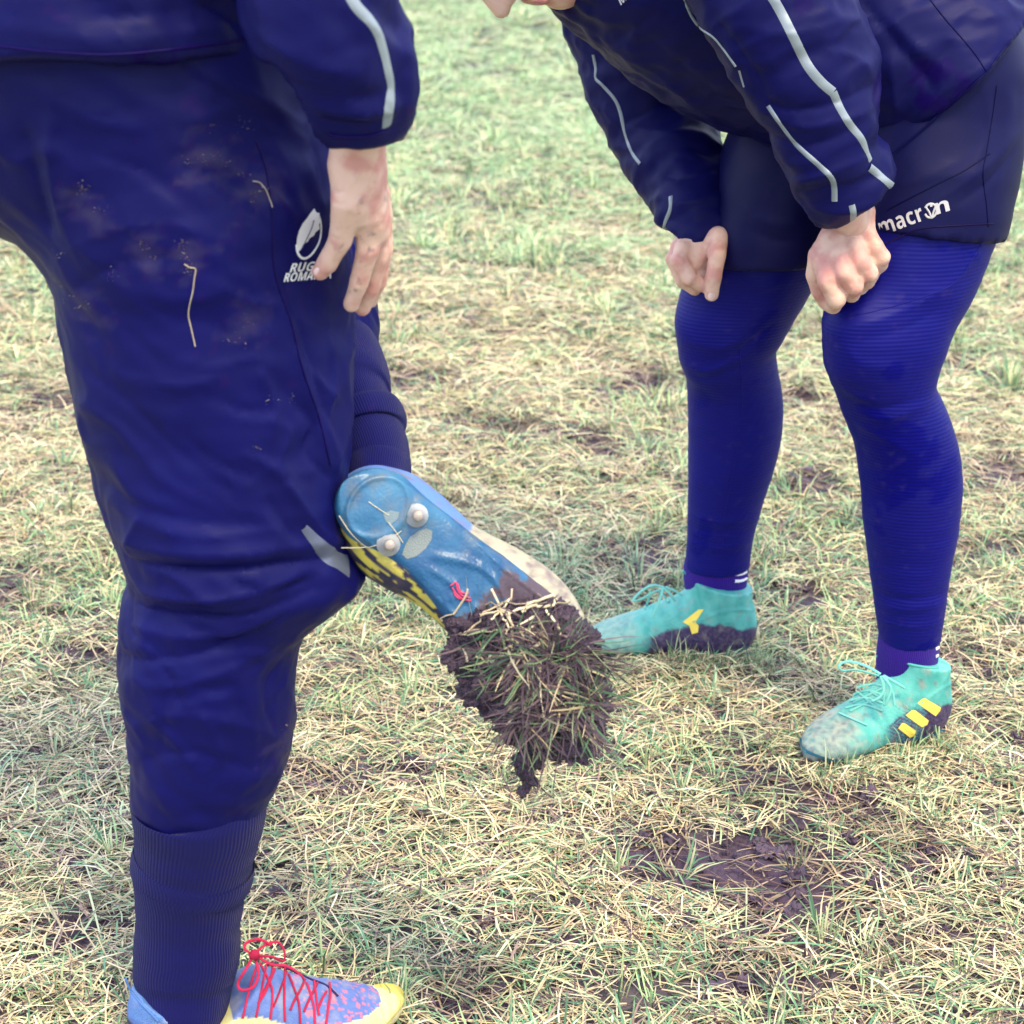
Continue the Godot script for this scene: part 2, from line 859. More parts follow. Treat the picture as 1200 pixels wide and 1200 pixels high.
func _ready() -> void:
	rng.seed = 7
	# camera: standing, about two metres from the nearer player, looking down
	var cam := Camera3D.new()
	cam.name = "camera"
	add_child(cam)
	cam.position = Vector3(0, 1.282, 0)
	cam.rotation_degrees = Vector3(-20.56, 0, 0)
	var lens := CameraAttributesPhysical.new()
	lens.frustum_focal_length = 50.0
	lens.frustum_focus_distance = 2.35
	lens.exposure_aperture = 6.5
	cam.attributes = lens
	cam.keep_aspect = Camera3D.KEEP_HEIGHT
	cam.fov = 28.07
	cam.near = 0.05
	cam.far = 300.0
	# overcast sky
	var we := WorldEnvironment.new()
	we.name = "world"
	var env := Environment.new()
	env.background_mode = Environment.BG_SKY
	var sky_mat := ProceduralSkyMaterial.new()
	sky_mat.sky_top_color = Color(0.86, 0.90, 1.0)
	sky_mat.sky_horizon_color = Color(0.80, 0.85, 0.97)
	sky_mat.sky_curve = 0.2
	sky_mat.ground_bottom_color = Color(0.3, 0.28, 0.25)
	sky_mat.ground_horizon_color = Color(0.6, 0.6, 0.58)
	var sky := Sky.new()
	sky.sky_material = sky_mat
	env.sky = sky
	env.tonemap_mode = Environment.TONE_MAPPER_LINEAR
	env.tonemap_exposure = 3.05
	env.sdfgi_enabled = true
	env.ssao_enabled = true
	env.ssil_enabled = true
	we.environment = env
	add_child(we)
	# the sun behind thick cloud
	var sun := DirectionalLight3D.new()
	sun.name = "sun"
	sun.light_energy = 0.5
	sun.light_angular_distance = 14.0
	sun.light_color = Color(1.0, 0.93, 0.76)
	sun.rotation_degrees = Vector3(-58, 28, 0)
	sun.shadow_enabled = true
	add_child(sun)

	if PARTS.has("ground"):
		build_ground()
	if PARTS.has("left"):
		build_left_player()
	if PARTS.has("right"):
		build_right_player()


const PARTS := ["ground", "left", "right"]


# ---------------------------------------------------------------- the field
var ground_a := noise(11, 0.9, 3)
var ground_b := noise(12, 6.0, 3)
var green_noise := noise(13, 0.8, 4)
var thin_noise := noise(14, 3.2, 3)
# bare muddy places: [middle, half width, half length]
var bare := [
	[Vector3(0.3083, 0, -2.1979), 0.15, 0.17], [Vector3(0.1545, 0, -2.25), 0.07, 0.05], [Vector3(0.5265, 0, -2.2185), 0.05, 0.06], [Vector3(0.5014, 0, -2.0293), 0.05, 0.04], [Vector3(0.2757, 0, -1.9561), 0.06, 0.05],
	[Vector3(0.0394, 0, -2.0437), 0.05, 0.05], [Vector3(-0.2863, 0, -2.1877), 0.04, 0.05], [Vector3(-0.6328, 0, -2.8296), 0.07, 0.09], [Vector3(-0.8089, 0, -3.0636), 0.06, 0.07], [Vector3(-0.0258, 0, -3.9328), 0.10, 0.1], [Vector3(0.1517, 0, -3.8404), 0.08, 0.08],
	[Vector3(0.296, 0, -4.2607), 0.1, 0.16], [Vector3(-0.2405, 0, -4.2607), 0.09, 0.14], [Vector3(0.9363, 0, -3.657), 0.12, 0.14], [Vector3(0.5959, 0, -4.1481), 0.08, 0.12], [Vector3(-0.2499, 0, -2.4313), 0.05, 0.06],
	[Vector3(0.6813, 0, -2.814), 0.06, 0.07], [Vector3(0.1893, 0, -3.2521), 0.06, 0.06], [Vector3(0.4563, 0, -3.0636), 0.06, 0.06], [Vector3(-0.4942, 0, -2.0529), 0.05, 0.05], [Vector3(-0.1661, 0, -2.4556), 0.05, 0.06], [Vector3(0.6786, 0, -2.5442), 0.05, 0.05],
	[Vector3(-0.1141, 0, -3.1743), 0.06, 0.05], [Vector3(-0.96, 0, -4.076), 0.08, 0.1], [Vector3(0.5571, 0, -3.5992), 0.06, 0.08], [Vector3(0.3308, 0, -2.4434), 0.05, 0.05], [Vector3(0.4563, 0, -2.3721), 0.05, 0.05], [Vector3(-0.0375, 0, -1.9227), 0.05, 0.05],
]


func bareness(x: float, z: float) -> float:
	var b := smoothstep(0.36, 0.75, thin_noise.get_noise_2d(x, z) + 0.04) * 0.8 * smoothstep(-5.2, -3.6, z)
	for e in bare:
		var p: Vector3 = e[0]
		var d := Vector2((x - p.x) / float(e[1]), (z - p.z) / float(e[2]))
		var l := d.length() + thin_noise.get_noise_2d(x * 4.0 + 9.0, z * 4.0) * 0.75
		b = maxf(b, 1.0 - smoothstep(0.55, 1.15, l))
	return b


func ground_height(x: float, z: float, b: float) -> float:
	return -0.016 + ground_a.get_noise_2d(x, z) * 0.012 + ground_b.get_noise_2d(x, z) * 0.007 - b * (0.006 + 0.014 * ground_b.get_noise_2d(x * 2.4 + 5.0, z * 2.4))


func steps(from: float, to: float, fine: float, far: float) -> PackedFloat32Array:
	var r := PackedFloat32Array()
	var x := from
	while x < to:
		r.append(x)
		x += fine
	var s := fine
	while x < far:
		r.append(x)
		s *= 1.25
		x += s
	r.append(far)
	return r


func build_ground() -> void:
	var half := steps(0.0, 2.0, 0.022, 120.0)
	var xs := PackedFloat32Array()
	for k in range(half.size() - 1, 0, -1):
		xs.append(-half[k])
	xs.append_array(half)
	var zs := PackedFloat32Array()
	var back := steps(0.0, 0.05, 0.05, 40.0)
	for k in range(back.size() - 1, 0, -1):
		zs.append(back[k] - 1.5)
	for d in steps(1.5, 4.5, 0.022, 160.0):
		zs.append(-d)
	var m := MD.new()
	var tone := noise(21, 9.0, 4)
	for z in zs:
		for x in xs:
			var near := absf(x) < 6.0 and z > -14.0 and z < -1.0
			var b := bareness(x, z) if near else 0.2
			m.v.append(Vector3(x, ground_height(x, z, b), z))
			var t := tone.get_noise_2d(x, z) * 0.5 + 0.5
			var soil := Color(0.030, 0.017, 0.038).lerp(Color(0.085, 0.054, 0.082), t)
			var litter := Color(0.14, 0.12, 0.07).lerp(Color(0.1, 0.12, 0.05), green_noise.get_noise_2d(x, z) * 0.5 + 0.5)
			var worn := soil.lerp(litter, (1.0 - b) * 0.3 * t)
			# beyond the blades that are built the turf itself is the ground's colour
			var turf := Color(0.22, 0.22, 0.11).lerp(Color(0.24, 0.29, 0.14), green_noise.get_noise_2d(x * 0.6, z * 0.6) * 0.7 + 0.5) * (0.75 + 0.5 * t)
			var off := maxf(smoothstep(-0.3, 0.3, absf(x) - (absf(minf(z, 0.0)) * 0.27 + 1.0)), smoothstep(-16.0, -17.5, z))
			m.c.append(worn.lerp(turf, off))
	var w := xs.size()
	for j in zs.size() - 1:
		for i in w - 1:
			var a := j * w + i
			m.i.append_array([a, a + w, a + 1, a + 1, a + w, a + w + 1])
	m.normals()
	if m.n[0].y < 0.0:
		m.flip()
	var soil_mat := mat(0.75, 0.4, noise_tex(31, 0.02, 512, false, 4.0, 5), 1.2, 3.0)
	tag(put("ground", m, soil_mat), "muddy purple brown soil under the worn winter grass", "ground", "", "structure")
	build_grass()
	build_clods()


func blade(m: MD, at: Vector3, dir: Vector3, length: float, width: float, droop: float, col: Color, segs := 3) -> void:
	var p := at
	var d := dir
	var side := d.cross(Vector3.UP)
	if side.length() < 0.1:
		side = Vector3.RIGHT
	side = (side.normalized() + Vector3.UP * rng.randf_range(-0.5, 0.5)).normalized()
	var bend := rng.randf_range(-0.35, 0.35)
	var first := m.v.size()
	for k in segs + 1:
		var f := float(k) / segs
		var w := width * (0.75 + 0.5 * f if f < 0.4 else 1.0 - pow((f - 0.4) / 0.6, 1.6) * 0.85) * 0.5
		m.v.append(p - side * w)
		m.v.append(p + side * w)
		m.c.append(col)
		m.c.append(col)
		if k < segs:
			p += d * (length / segs)
			d = (d + Vector3(0, -droop, 0) + side * bend * 0.5).normalized()
			if p.y < 0.004:
				p.y = 0.004 + rng.randf() * 0.004
	for k in segs:
		var a := first + k * 2
		var face := (m.v[a + 2] - m.v[a]).cross(m.v[a + 1] - m.v[a])
		if face.y > 0.0:
			m.i.append_array([a, a + 1, a + 2, a + 1, a + 3, a + 2])
		else:
			m.i.append_array([a, a + 2, a + 1, a + 1, a + 2, a + 3])


const STRAW := [Color(0.700, 0.566, 0.337), Color(0.618, 0.478, 0.279), Color(0.783, 0.663, 0.443), Color(0.494, 0.400, 0.260), Color(0.309, 0.205, 0.174), Color(0.113, 0.068, 0.082), Color(0.556, 0.526, 0.289), Color(0.680, 0.556, 0.366)]
const FRESH := [Color(0.33, 0.49, 0.25), Color(0.42, 0.55, 0.29), Color(0.26, 0.42, 0.21), Color(0.53, 0.58, 0.34), Color(0.19, 0.35, 0.17), Color(0.60, 0.57, 0.36)]  # lighter greens than GREEN, used mostly towards the back of the field
const GREEN := [Color(0.20, 0.36, 0.18), Color(0.30, 0.44, 0.22), Color(0.13, 0.28, 0.16), Color(0.40, 0.50, 0.27), Color(0.10, 0.21, 0.12), Color(0.48, 0.53, 0.31)]


func straw_clump(count: int, reach: float, top: float, green_share: float, steep: float, fresh := false) -> MD:
	var m := MD.new()
	var turn := rng.randf() * TAU
	for k in count:
		var an := turn + rng.randfn(0.0, 1.0) if rng.randf() < 0.55 else rng.randf() * TAU
		var at := Vector3(rng.randf_range(-reach, reach), 0.003 + pow(rng.randf(), 1.5) * top, rng.randf_range(-reach, reach))
		var el := rng.randf_range(-0.12, steep)
		var l := rng.randf_range(0.025, 0.088)
		var d := Vector3(cos(an) * cos(el), sin(el), sin(an) * cos(el))
		var green := rng.randf() < green_share
		var col: Color = GREEN[rng.randi() % 6] if green else STRAW[rng.randi() % 8]
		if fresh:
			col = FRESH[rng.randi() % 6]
		col = col * rng.randf_range(0.8, 1.12)
		col.a = 1.0
		blade(m, at - d * l * 0.4, d, l, rng.randf_range(0.0011, 0.0027), rng.randf_range(0.05, 0.25), col)
	m.normals()
	return m


func tuft(count: int, reach: float) -> MD:
	var m := MD.new()
	for k in count:
		var an := rng.randf() * TAU
		var el := rng.randf_range(0.35, 1.35)
		var d := Vector3(cos(an) * cos(el), sin(el), sin(an) * cos(el))
		var col: Color = GREEN[rng.randi() % 6] * rng.randf_range(0.8, 1.2)
		if rng.randf() < 0.14:
			col = STRAW[rng.randi() % 8]
		col.a = 1.0
		blade(m, Vector3(cos(an), 0, sin(an)) * rng.randf() * reach, d, rng.randf_range(0.022, 0.06), rng.randf_range(0.0016, 0.0032), rng.randf_range(0.15, 0.5), col)
	m.normals()
	return m


func scatter(called: String, label: String, category: String, md: MD, places: Array, colors: Array, m: Material) -> void:
	var mm := MultiMesh.new()
	mm.transform_format = MultiMesh.TRANSFORM_3D
	mm.use_colors = true
	mm.mesh = md.mesh()
	mm.instance_count = places.size()
	for k in places.size():
		mm.set_instance_transform(k, places[k])
		mm.set_instance_color(k, colors[k])
	var o := MultiMeshInstance3D.new()
	o.name = numbered(called)
	o.multimesh = mm
	o.material_override = m
	add_child(o, true)
	tag(o, label, category, "", "stuff")


func build_grass() -> void:
	var leaf := mat(0.6, 0.35, null, 0.0, 1.0, false)
	leaf.backlight_enabled = true
	leaf.backlight = Color(0.25, 0.25, 0.2)
	var kinds := []
	for k in 5:
		kinds.append(straw_clump(36, 0.036, 0.014, 0.2, 0.40))
	for k in 2:
		kinds.append(straw_clump(30, 0.036, 0.012, 0.55, 0.55))
	for k in 3:
		kinds.append(tuft(18, 0.02))
	for k in 2:
		kinds.append(straw_clump(13, 0.04, 0.008, 0.1, 0.2))
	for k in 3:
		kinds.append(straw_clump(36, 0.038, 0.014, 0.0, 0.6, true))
	var places := []
	var colors := []
	for k in kinds.size():
		places.append([])
		colors.append([])
	var z := -1.15
	while z > -17.0:
		var far := -z
		var gap := 0.037 if far < 3.4 else 0.037 + (far - 3.4) * 0.009
		gap = minf(gap, 0.085)
		var size := gap / 0.037
		var wide := far * 0.27 + 1.0
		var x := -wide
		while x < wide:
			var px := x + rng.randf_range(-0.6, 0.6) * gap
			var pz := z + rng.randf_range(-0.6, 0.6) * gap
			x += gap
			var b := bareness(px, pz)
			var kind := -1
			var g := green_noise.get_noise_2d(px, pz) + smoothstep(4.8, 8.0, far) * 0.8
			var lawn := smoothstep(4.6, 7.5, far + green_noise.get_noise_2d(px * 0.7, pz * 0.7) * 1.6)  # share of the paler green clumps, rising with distance
			if b > 0.5 and rng.randf() < b * 0.93:
				if rng.randf() < 0.6:
					kind = 10 + rng.randi() % 2
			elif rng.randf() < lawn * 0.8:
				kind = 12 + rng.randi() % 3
			elif rng.randf() < clampf(0.12 + g * 0.55, 0.03, 0.6):
				kind = 7 + rng.randi() % 3
			elif rng.randf() < clampf(0.3 + g * 0.6, 0.05, 0.8):
				kind = 5 + rng.randi() % 2
			else:
				kind = rng.randi() % 5
			if kind < 0:
				continue
			var s := rng.randf_range(0.8, 1.2) * minf(size, 1.9)
			var basis := Basis(Vector3.UP, rng.randf() * TAU) * Basis(Vector3.RIGHT, rng.randf_range(-0.12, 0.12))
			basis = basis.scaled(Vector3(s, rng.randf_range(0.8, 1.25) * minf(size, 1.35), s))
			places[kind].append(Transform3D(basis, Vector3(px, ground_height(px, pz, b), pz)))
			var t := rng.randf_range(0.75, 1.1) * lerpf(1.0, 0.55, b)
			colors[kind].append(Color(t, t * rng.randf_range(0.97, 1.03), t * rng.randf_range(0.9, 1.05)).lerp(Color(0.55, 0.4, 0.5) * t, b * 0.5))
		z -= gap
	# coarser tufts on the field to either side and farther back
	for k in 26000:
		var px := rng.randf_range(-14.0, 14.0)
		var pz := rng.randf_range(-34.0, 2.0)
		if absf(px) < absf(minf(pz, 0.0)) * 0.27 + 0.9 and pz > -17.0 and pz < -1.15:
			continue
		var kind: int = [0, 1, 2, 5, 6, 12, 13, 14][rng.randi() % 8]
		places[kind].append(Transform3D(Basis(Vector3.UP, rng.randf() * TAU).scaled(Vector3(2.4, 1.4, 2.4)), Vector3(px, ground_height(px, pz, 0.1), pz)))
		colors[kind].append(Color.WHITE * rng.randf_range(0.8, 1.05))
	# blades that stand against the boots
	for e in [[Vector3(0.6045, 0, -2.5812), Vector3(0.3902, 0, -2.4779)], [Vector3(0.3694, 0, -2.8296), Vector3(0.0987, 0, -2.8484)], [Vector3(-0.3983, 0, -1.7979), Vector3(-0.1139, 0, -1.8743)]]:
		var h: Vector3 = e[0]
		var t: Vector3 = e[1]
		var ax := (t - h).normalized()
		var sd := Vector3(-ax.z, 0, ax.x)
		for k in 70:
			var f := rng.randf_range(-0.05, 1.05)
			var p := h.lerp(t, f) + sd * (0.052 if rng.randf() < 0.5 else -0.052) * rng.randf_range(0.95, 1.35) * (0.8 + 0.2 * sin(PI * clampf(f, 0.0, 1.0)))
			var kind := rng.randi() % 10
			var s := rng.randf_range(0.7, 1.0)
			places[kind].append(Transform3D(Basis(Vector3.UP, rng.randf() * TAU).scaled(Vector3(s * 0.8, s * 1.3, s * 0.8)), Vector3(p.x, ground_height(p.x, p.z, 0.0) + 0.004, p.z)))
			var tn := rng.randf_range(0.8, 1.1)
			colors[kind].append(Color(tn, tn, tn))
	for k in kinds.size():
		if places[k].is_empty():
			continue
		if k < 5:
			scatter("dead_grass", "flattened dead straw grass matted over the field", "dead grass", kinds[k], places[k], colors[k], leaf)
		elif k < 7:
			scatter("mixed_grass", "thin grass of mixed straw and green blades on the field", "mixed grass", kinds[k], places[k], colors[k], leaf)
		elif k < 10:
			scatter("green_grass", "short green grass tufts growing among the straw", "green grass", kinds[k], places[k], colors[k], leaf)
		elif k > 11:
			scatter("pale_green_grass", "pale green grass blades, more of them towards the back of the field", "fresh grass", kinds[k], places[k], colors[k], leaf)
		else:
			scatter("loose_straw", "sparse muddy straw lying on the bare patches", "loose straw", kinds[k], places[k], colors[k], leaf)


func lump(seed_: int, r: Vector3, rough: float, detail := 14) -> MD:
	var m := MD.new()
	var nz := noise(seed_, 1.4, 4)
	for j in detail + 1:
		var th := PI * j / detail
		for i in detail * 2 + 1:
			var ph := TAU * (i % (detail * 2)) / (detail * 2)
			var d := Vector3(sin(th) * cos(ph), cos(th), sin(th) * sin(ph))
			m.v.append(d * r * (1.0 + nz.get_noise_3dv(d * 1.3) * rough + nz.get_noise_3dv(d * 5.0) * rough * 0.4))
	var w := detail * 2 + 1
	for j in detail:
		for i in w - 1:
			var a := j * w + i
			m.i.append_array([a, a + w, a + 1, a + 1, a + w, a + w + 1])
	m.normals()
	if m.n[w * (detail / 2)].dot(m.v[w * (detail / 2)]) < 0.0:
		m.flip()
	return m


func build_clods() -> void:
	var soil := mat(0.7, 0.45, noise_tex(33, 0.03, 256, false, 4.0, 4), 0.5, 9.0)
	for v in 3:
		var md := lump(50 + v, Vector3(0.012, 0.008, 0.011), 1.1, 12)
		md.fill(Color.WHITE)
		var places := []
		var colors := []
		for e in bare:
			var p: Vector3 = e[0]
			for k in int(1500.0 * float(e[1]) * float(e[2])) + 3:
				var an := rng.randf() * TAU
				var l := sqrt(rng.randf()) * 1.05
				var x: float = p.x + cos(an) * l * float(e[1])
				var z: float = p.z + sin(an) * l * float(e[2])
				var s := pow(rng.randf(), 3.0) * 1.0 + 0.22
				places.append(Transform3D(Basis.from_euler(Vector3(rng.randf_range(-0.5, 0.5), rng.randf() * TAU, rng.randf_range(-0.5, 0.5))).scaled(Vector3(s, s * rng.randf_range(0.6, 1.2), s)), Vector3(x, ground_height(x, z, bareness(x, z)) + 0.002, z)))
				colors.append(Color(0.032, 0.018, 0.040).lerp(Color(0.095, 0.062, 0.092), rng.randf()))
		scatter("soil_clods", "crumbled dark soil lying in the bare muddy patches", "soil", md, places, colors, soil)


# ---------------------------------------------------------------- cloth, skin and boot stuff shared by both players
var nylon: StandardMaterial3D
var stretch: StandardMaterial3D
var rib: StandardMaterial3D
var skin: StandardMaterial3D
var print_mat: StandardMaterial3D
var tape: StandardMaterial3D
var boot_mat: StandardMaterial3D
var lace_mat: StandardMaterial3D
var hair_mat: StandardMaterial3D
var mud_mat: StandardMaterial3D


func build_materials() -> void:
	if nylon:
		return
	nylon = mat(0.48, 0.23, noise_tex(41, 0.12, 512, false, 4.0, 3), 0.018, 12.0)
	stretch = mat(0.5, 0.24, wave_tex(256, 16, 1.0, false), 0.03, 12.0)
	rib = mat(0.85, 0.25, wave_tex(256, 8, 0.7, true), 0.07, 1.0, false)
	rib.uv1_scale = Vector3(12, 14, 1)
	rib.rim_enabled = true
	rib.rim = 0.1
	rib.rim_tint = 1.0
	skin = mat(0.5, 0.42, noise_tex(42, 0.06, 512, false, 4.0, 4, FastNoiseLite.TYPE_CELLULAR), 0.03, 16.0)
	skin.subsurf_scatter_enabled = true
	skin.subsurf_scatter_strength = 0.12
	print_mat = mat(0.6, 0.4)
	tape = mat(0.42, 0.6, noise_tex(43, 0.2, 128), 0.02, 30.0)
	tape.metallic = 0.15
	boot_mat = mat(0.5, 0.45, noise_tex(44, 0.08, 512), 0.09, 14.0)
	lace_mat = mat(0.75, 0.3, noise_tex(45, 0.2, 128), 0.05, 60.0)
	hair_mat = mat(0.6, 0.4, noise_tex(46, 0.1, 256), 0.3, 12.0)
	mud_mat = mat(0.5, 0.45, noise_tex(47, 0.04, 512, false, 4.0, 5), 0.5, 12.0)


var wrinkle_a := noise(61, 7.0, 2)
var wrinkle_b := noise(62, 15.0, 2)
var cloth_tone := noise(63, 5.0, 4)
var dirt := noise(64, 26.0, 4)


# loose woven cloth: broad soft folds with sharper creases between them; flow = direction that folds run along
func crumple(p: Vector3, flow: Vector3, size: float, height: float) -> float:
	var along := flow * p.dot(flow)
	var q := ((p - along) + along * 0.16) / size
	q += Vector3.ONE * wrinkle_b.get_noise_3dv(p * 0.4) * 0.03
	var a := wrinkle_a.get_noise_3dv(q)
	var b := wrinkle_b.get_noise_3dv(q)
	return height * ((1.0 - absf(a) * 2.6) * 0.65 + b * 0.35)


func near_any(p: Vector3, places: Array, r: float) -> float:
	var s := 0.0
	for e in places:
		s = maxf(s, 1.0 - (p - (e as Vector3)).length() / r)
	return s


var skin_noise := noise(71, 30.0, 4)

func skin_color(p: Vector3, dirty: float) -> Color:
	var t := skin_noise.get_noise_3dv(p)
	var c := Color(0.64, 0.42, 0.32).lerp(Color(0.53, 0.26, 0.21), clampf(t * 2.0 + 0.35, 0.0, 1.0))
	var d := clampf((skin_noise.get_noise_3dv(p * 2.3 + Vector3.ONE) - 0.30) * 3.0, 0.0, 1.0) * dirty
	return c.lerp(Color(0.16, 0.10, 0.11), d)


# a finger or thumb: joints as [x, y, z] points with their radii; knuckles a little thicker than what is between them
func finger(f: Field, j: Array, r: Array, k := 0.004) -> void:
	f.gk.append(k)
	for s in j.size() - 1:
		var a: Vector3 = j[s]
		var b: Vector3 = j[s + 1]
		var m := a.lerp(b, 0.5)
		var ra := float(r[s])
		var rb := float(r[s + 1])
		var rm := (ra + rb) * 0.5 * 0.93
		f.bone(a, m, Vector2(ra, ra), Vector2(rm, rm), AWAY)
		f.bone(m, b, Vector2(rm, rm), Vector2(rb, rb), AWAY)


# a nail: a small thin curved plate on a fingertip
func nail(at: Vector3, out: Vector3, along: Vector3, w: float, l: float) -> MD:
	var m := MD.new()
	out = out.normalized()
	along = (along - out * along.dot(out)).normalized()
	var side := along.cross(out)
	for y in 7:
		for x in 7:
			var a := (x / 6.0 - 0.5) * 2.0
			var b := (y / 6.0 - 0.5) * 2.0
			var sq := 1.0 - 0.18 * b * b if b > 0.0 else 1.0 - 0.3 * b * b
			m.v.append(at + side * a * w * sq + along * b * l * (1.0 - 0.25 * a * a) - out * (a * a * w * 0.42 + (0.0006 if absi(x - 3) == 3 or absi(y - 3) == 3 else 0.0)))
	for y in 6:
		for x in 6:
			var k := y * 7 + x
			m.i.append_array([k, k + 1, k + 7, k + 1, k + 8, k + 7])
	m.normals()
	if m.n[24].dot(out) < 0.0:
		m.flip()
	m.fill(Color(0.74, 0.50, 0.45))
	return m


# boot shape in its own axes: x to the toe, y up, z to the side; ankle at x = 0
func boot_field(collar: float, low := 0.0) -> Field:
	var f := Field.new()
	f.chain([
		[Vector3(-0.052, 0.046, 0), 0.032, 0.040], [Vector3(-0.03, 0.050, 0), 0.035, 0.050], [Vector3(0.01, 0.050, 0), 0.036, 0.052], [Vector3(0.05, 0.044, 0.002), 0.039, 0.046],
		[Vector3(0.09, 0.036, 0.004), 0.044, 0.037], [Vector3(0.13, 0.030, 0.004), 0.047, 0.030], [Vector3(0.165, 0.025, 0.001), 0.042, 0.024], [Vector3(0.19, 0.021, -0.004), 0.030, 0.018],
		[Vector3(0.203, 0.019, -0.007), 0.019, 0.013]], Vector3.UP, 0.01, 3)
	f.chain([[Vector3(-0.006, 0.05, 0), 0.037, 0.050], [Vector3(-0.018, 0.085, 0), 0.043, 0.052], [Vector3(-0.024, collar + 0.02, 0), 0.046, 0.054]], Vector3.RIGHT, 0.03, 3)
	f.chain([[Vector3(0.02, 0.078, 0), 0.022, 0.022], [Vector3(0.075, 0.058, 0.001), 0.022, 0.02], [Vector3(0.11, 0.042, 0.002), 0.022, 0.016]], Vector3.UP, 0.02, 3)
	f.cut(Vector3(0.07, low, 0), Vector3(-0.04, -1, 0), 0.5)
	f.cut(Vector3(-0.022, collar, 0), Vector3(-0.2, 1, 0), 0.09)
	return f


# outline of the outsole in its own axes, at x from heel to toe: [middle, half width]
func sole_at(x: float) -> Vector2:
	var t := clampf((x + 0.085) / 0.305, 0.0, 1.0)
	var w := 0.0
	if t < 0.14:
		w = 0.032 * sqrt(maxf(1.0 - pow((0.14 - t) / 0.14, 2.0), 0.0))
	elif t > 0.8:
		w = 0.044 * sqrt(maxf(1.0 - pow((t - 0.8) / 0.2, 2.0), 0.0))
	else:
		var u := (t - 0.14) / 0.66
		w = lerpf(0.032, 0.044, smoothstep(0.0, 1.0, u)) - 0.006 * sin(PI * minf(u * 1.7, 1.0))
	return Vector2(0.006 * sin(PI * t) - 0.009 * smoothstep(0.75, 1.0, t), w)


func sole_mesh(top: float, thick: float, f: Callable) -> MD:
	var m := MD.new()
	var nx := 130
	var nz := 44
	for j in nx + 1:
		var t := float(j) / nx
		t = 0.5 - 0.5 * cos(PI * t)
		var x := lerpf(-0.085, 0.2199, t)
		var o := sole_at(x)
		var y := top + 0.02 * smoothstep(0.14, 0.23, x)
		for i in nz + 1:
			var e := (float(i) / nz) * 2.0 - 1.0
			e = sin(e * PI * 0.5)
			var edge := 1.0 - pow(absf(e), 8.0)
			var drop := thick * edge + float(f.call(x, e * o.y)) * edge
			m.v.append(Vector3(x, y - drop, o.x + e * o.y))
	for i in nz + 1:
		pass
	for j in nx:
		for i in nz:
			var a := j * (nz + 1) + i
			m.i.append_array([a, a + 1, a + nz + 1, a + 1, a + nz + 2, a + nz + 1])
	m.normals()
	if m.n[(nx / 2) * (nz + 1) + nz / 2].y > 0.0:
		m.flip()
	return m


func stud(len_: float, r: float) -> MD:
	var m := MD.new()
	var prof := [[r * 1.25, 0.0], [r * 1.28, 0.002], [r * 1.0, 0.0035], [r * 0.92, len_ * 0.45], [r * 0.7, len_ * 0.55], [r * 0.6, len_ * 0.9], [r * 0.5, len_], [0.0002, len_ * 1.01]]
	for e in prof:
		for k in 20:
			var an := TAU * k / 20
			m.v.append(Vector3(cos(an) * float(e[0]), -float(e[1]), sin(an) * float(e[0])))
	for j in prof.size() - 1:
		for k in 20:
			var a := j * 20 + k
			var b := j * 20 + (k + 1) % 20
			m.i.append_array([a, b, a + 20, b, b + 20, a + 20])
	m.normals()
	if m.n[50].dot(Vector3(m.v[50].x, 0, m.v[50].z)) < 0.0:
		m.flip()
	return m


# place of a boot: heel and toe on the ground or in the air, and which way its sole looks
func boot_place(heel: Vector3, toe: Vector3, up: Vector3) -> Transform3D:
	var x := (toe - heel).normalized()
	var y := (up - x * up.dot(x)).normalized()
	var z := x.cross(y)
	var s := heel.distance_to(toe) / 0.305
	return Transform3D(Basis(x * s, y, z), heel + x * 0.085 * s)


# ---------------------------------------------------------------- the nearer player, seen from behind his right side
func build_left_player() -> void:
	build_materials()
	var root := thing("person", Vector3(-0.3486, 0, -1.8401))
	tag(root, "person in a navy tracksuit at left, raising one muddy studded boot sole outward", "person")
	left_trousers(root)
	left_jacket(root)
	left_body(root)
	left_socks(root)
	left_standing_boot(root)
	left_raised_boot(root)


func navy(p: Vector3, base: Color, dusty: float) -> Color:
	var t := cloth_tone.get_noise_3dv(p)
	var c := base * (1.0 + 0.18 * t)
	var d := clampf((dirt.get_noise_3dv(p * 0.7) - 0.18) * 2.2, 0.0, 1.0) * dusty
	c = c.lerp(Color(0.20, 0.15, 0.15), d)
	c.a = 1.0
	return c


const NAVY := Color(0.0058, 0.0048, 0.070)

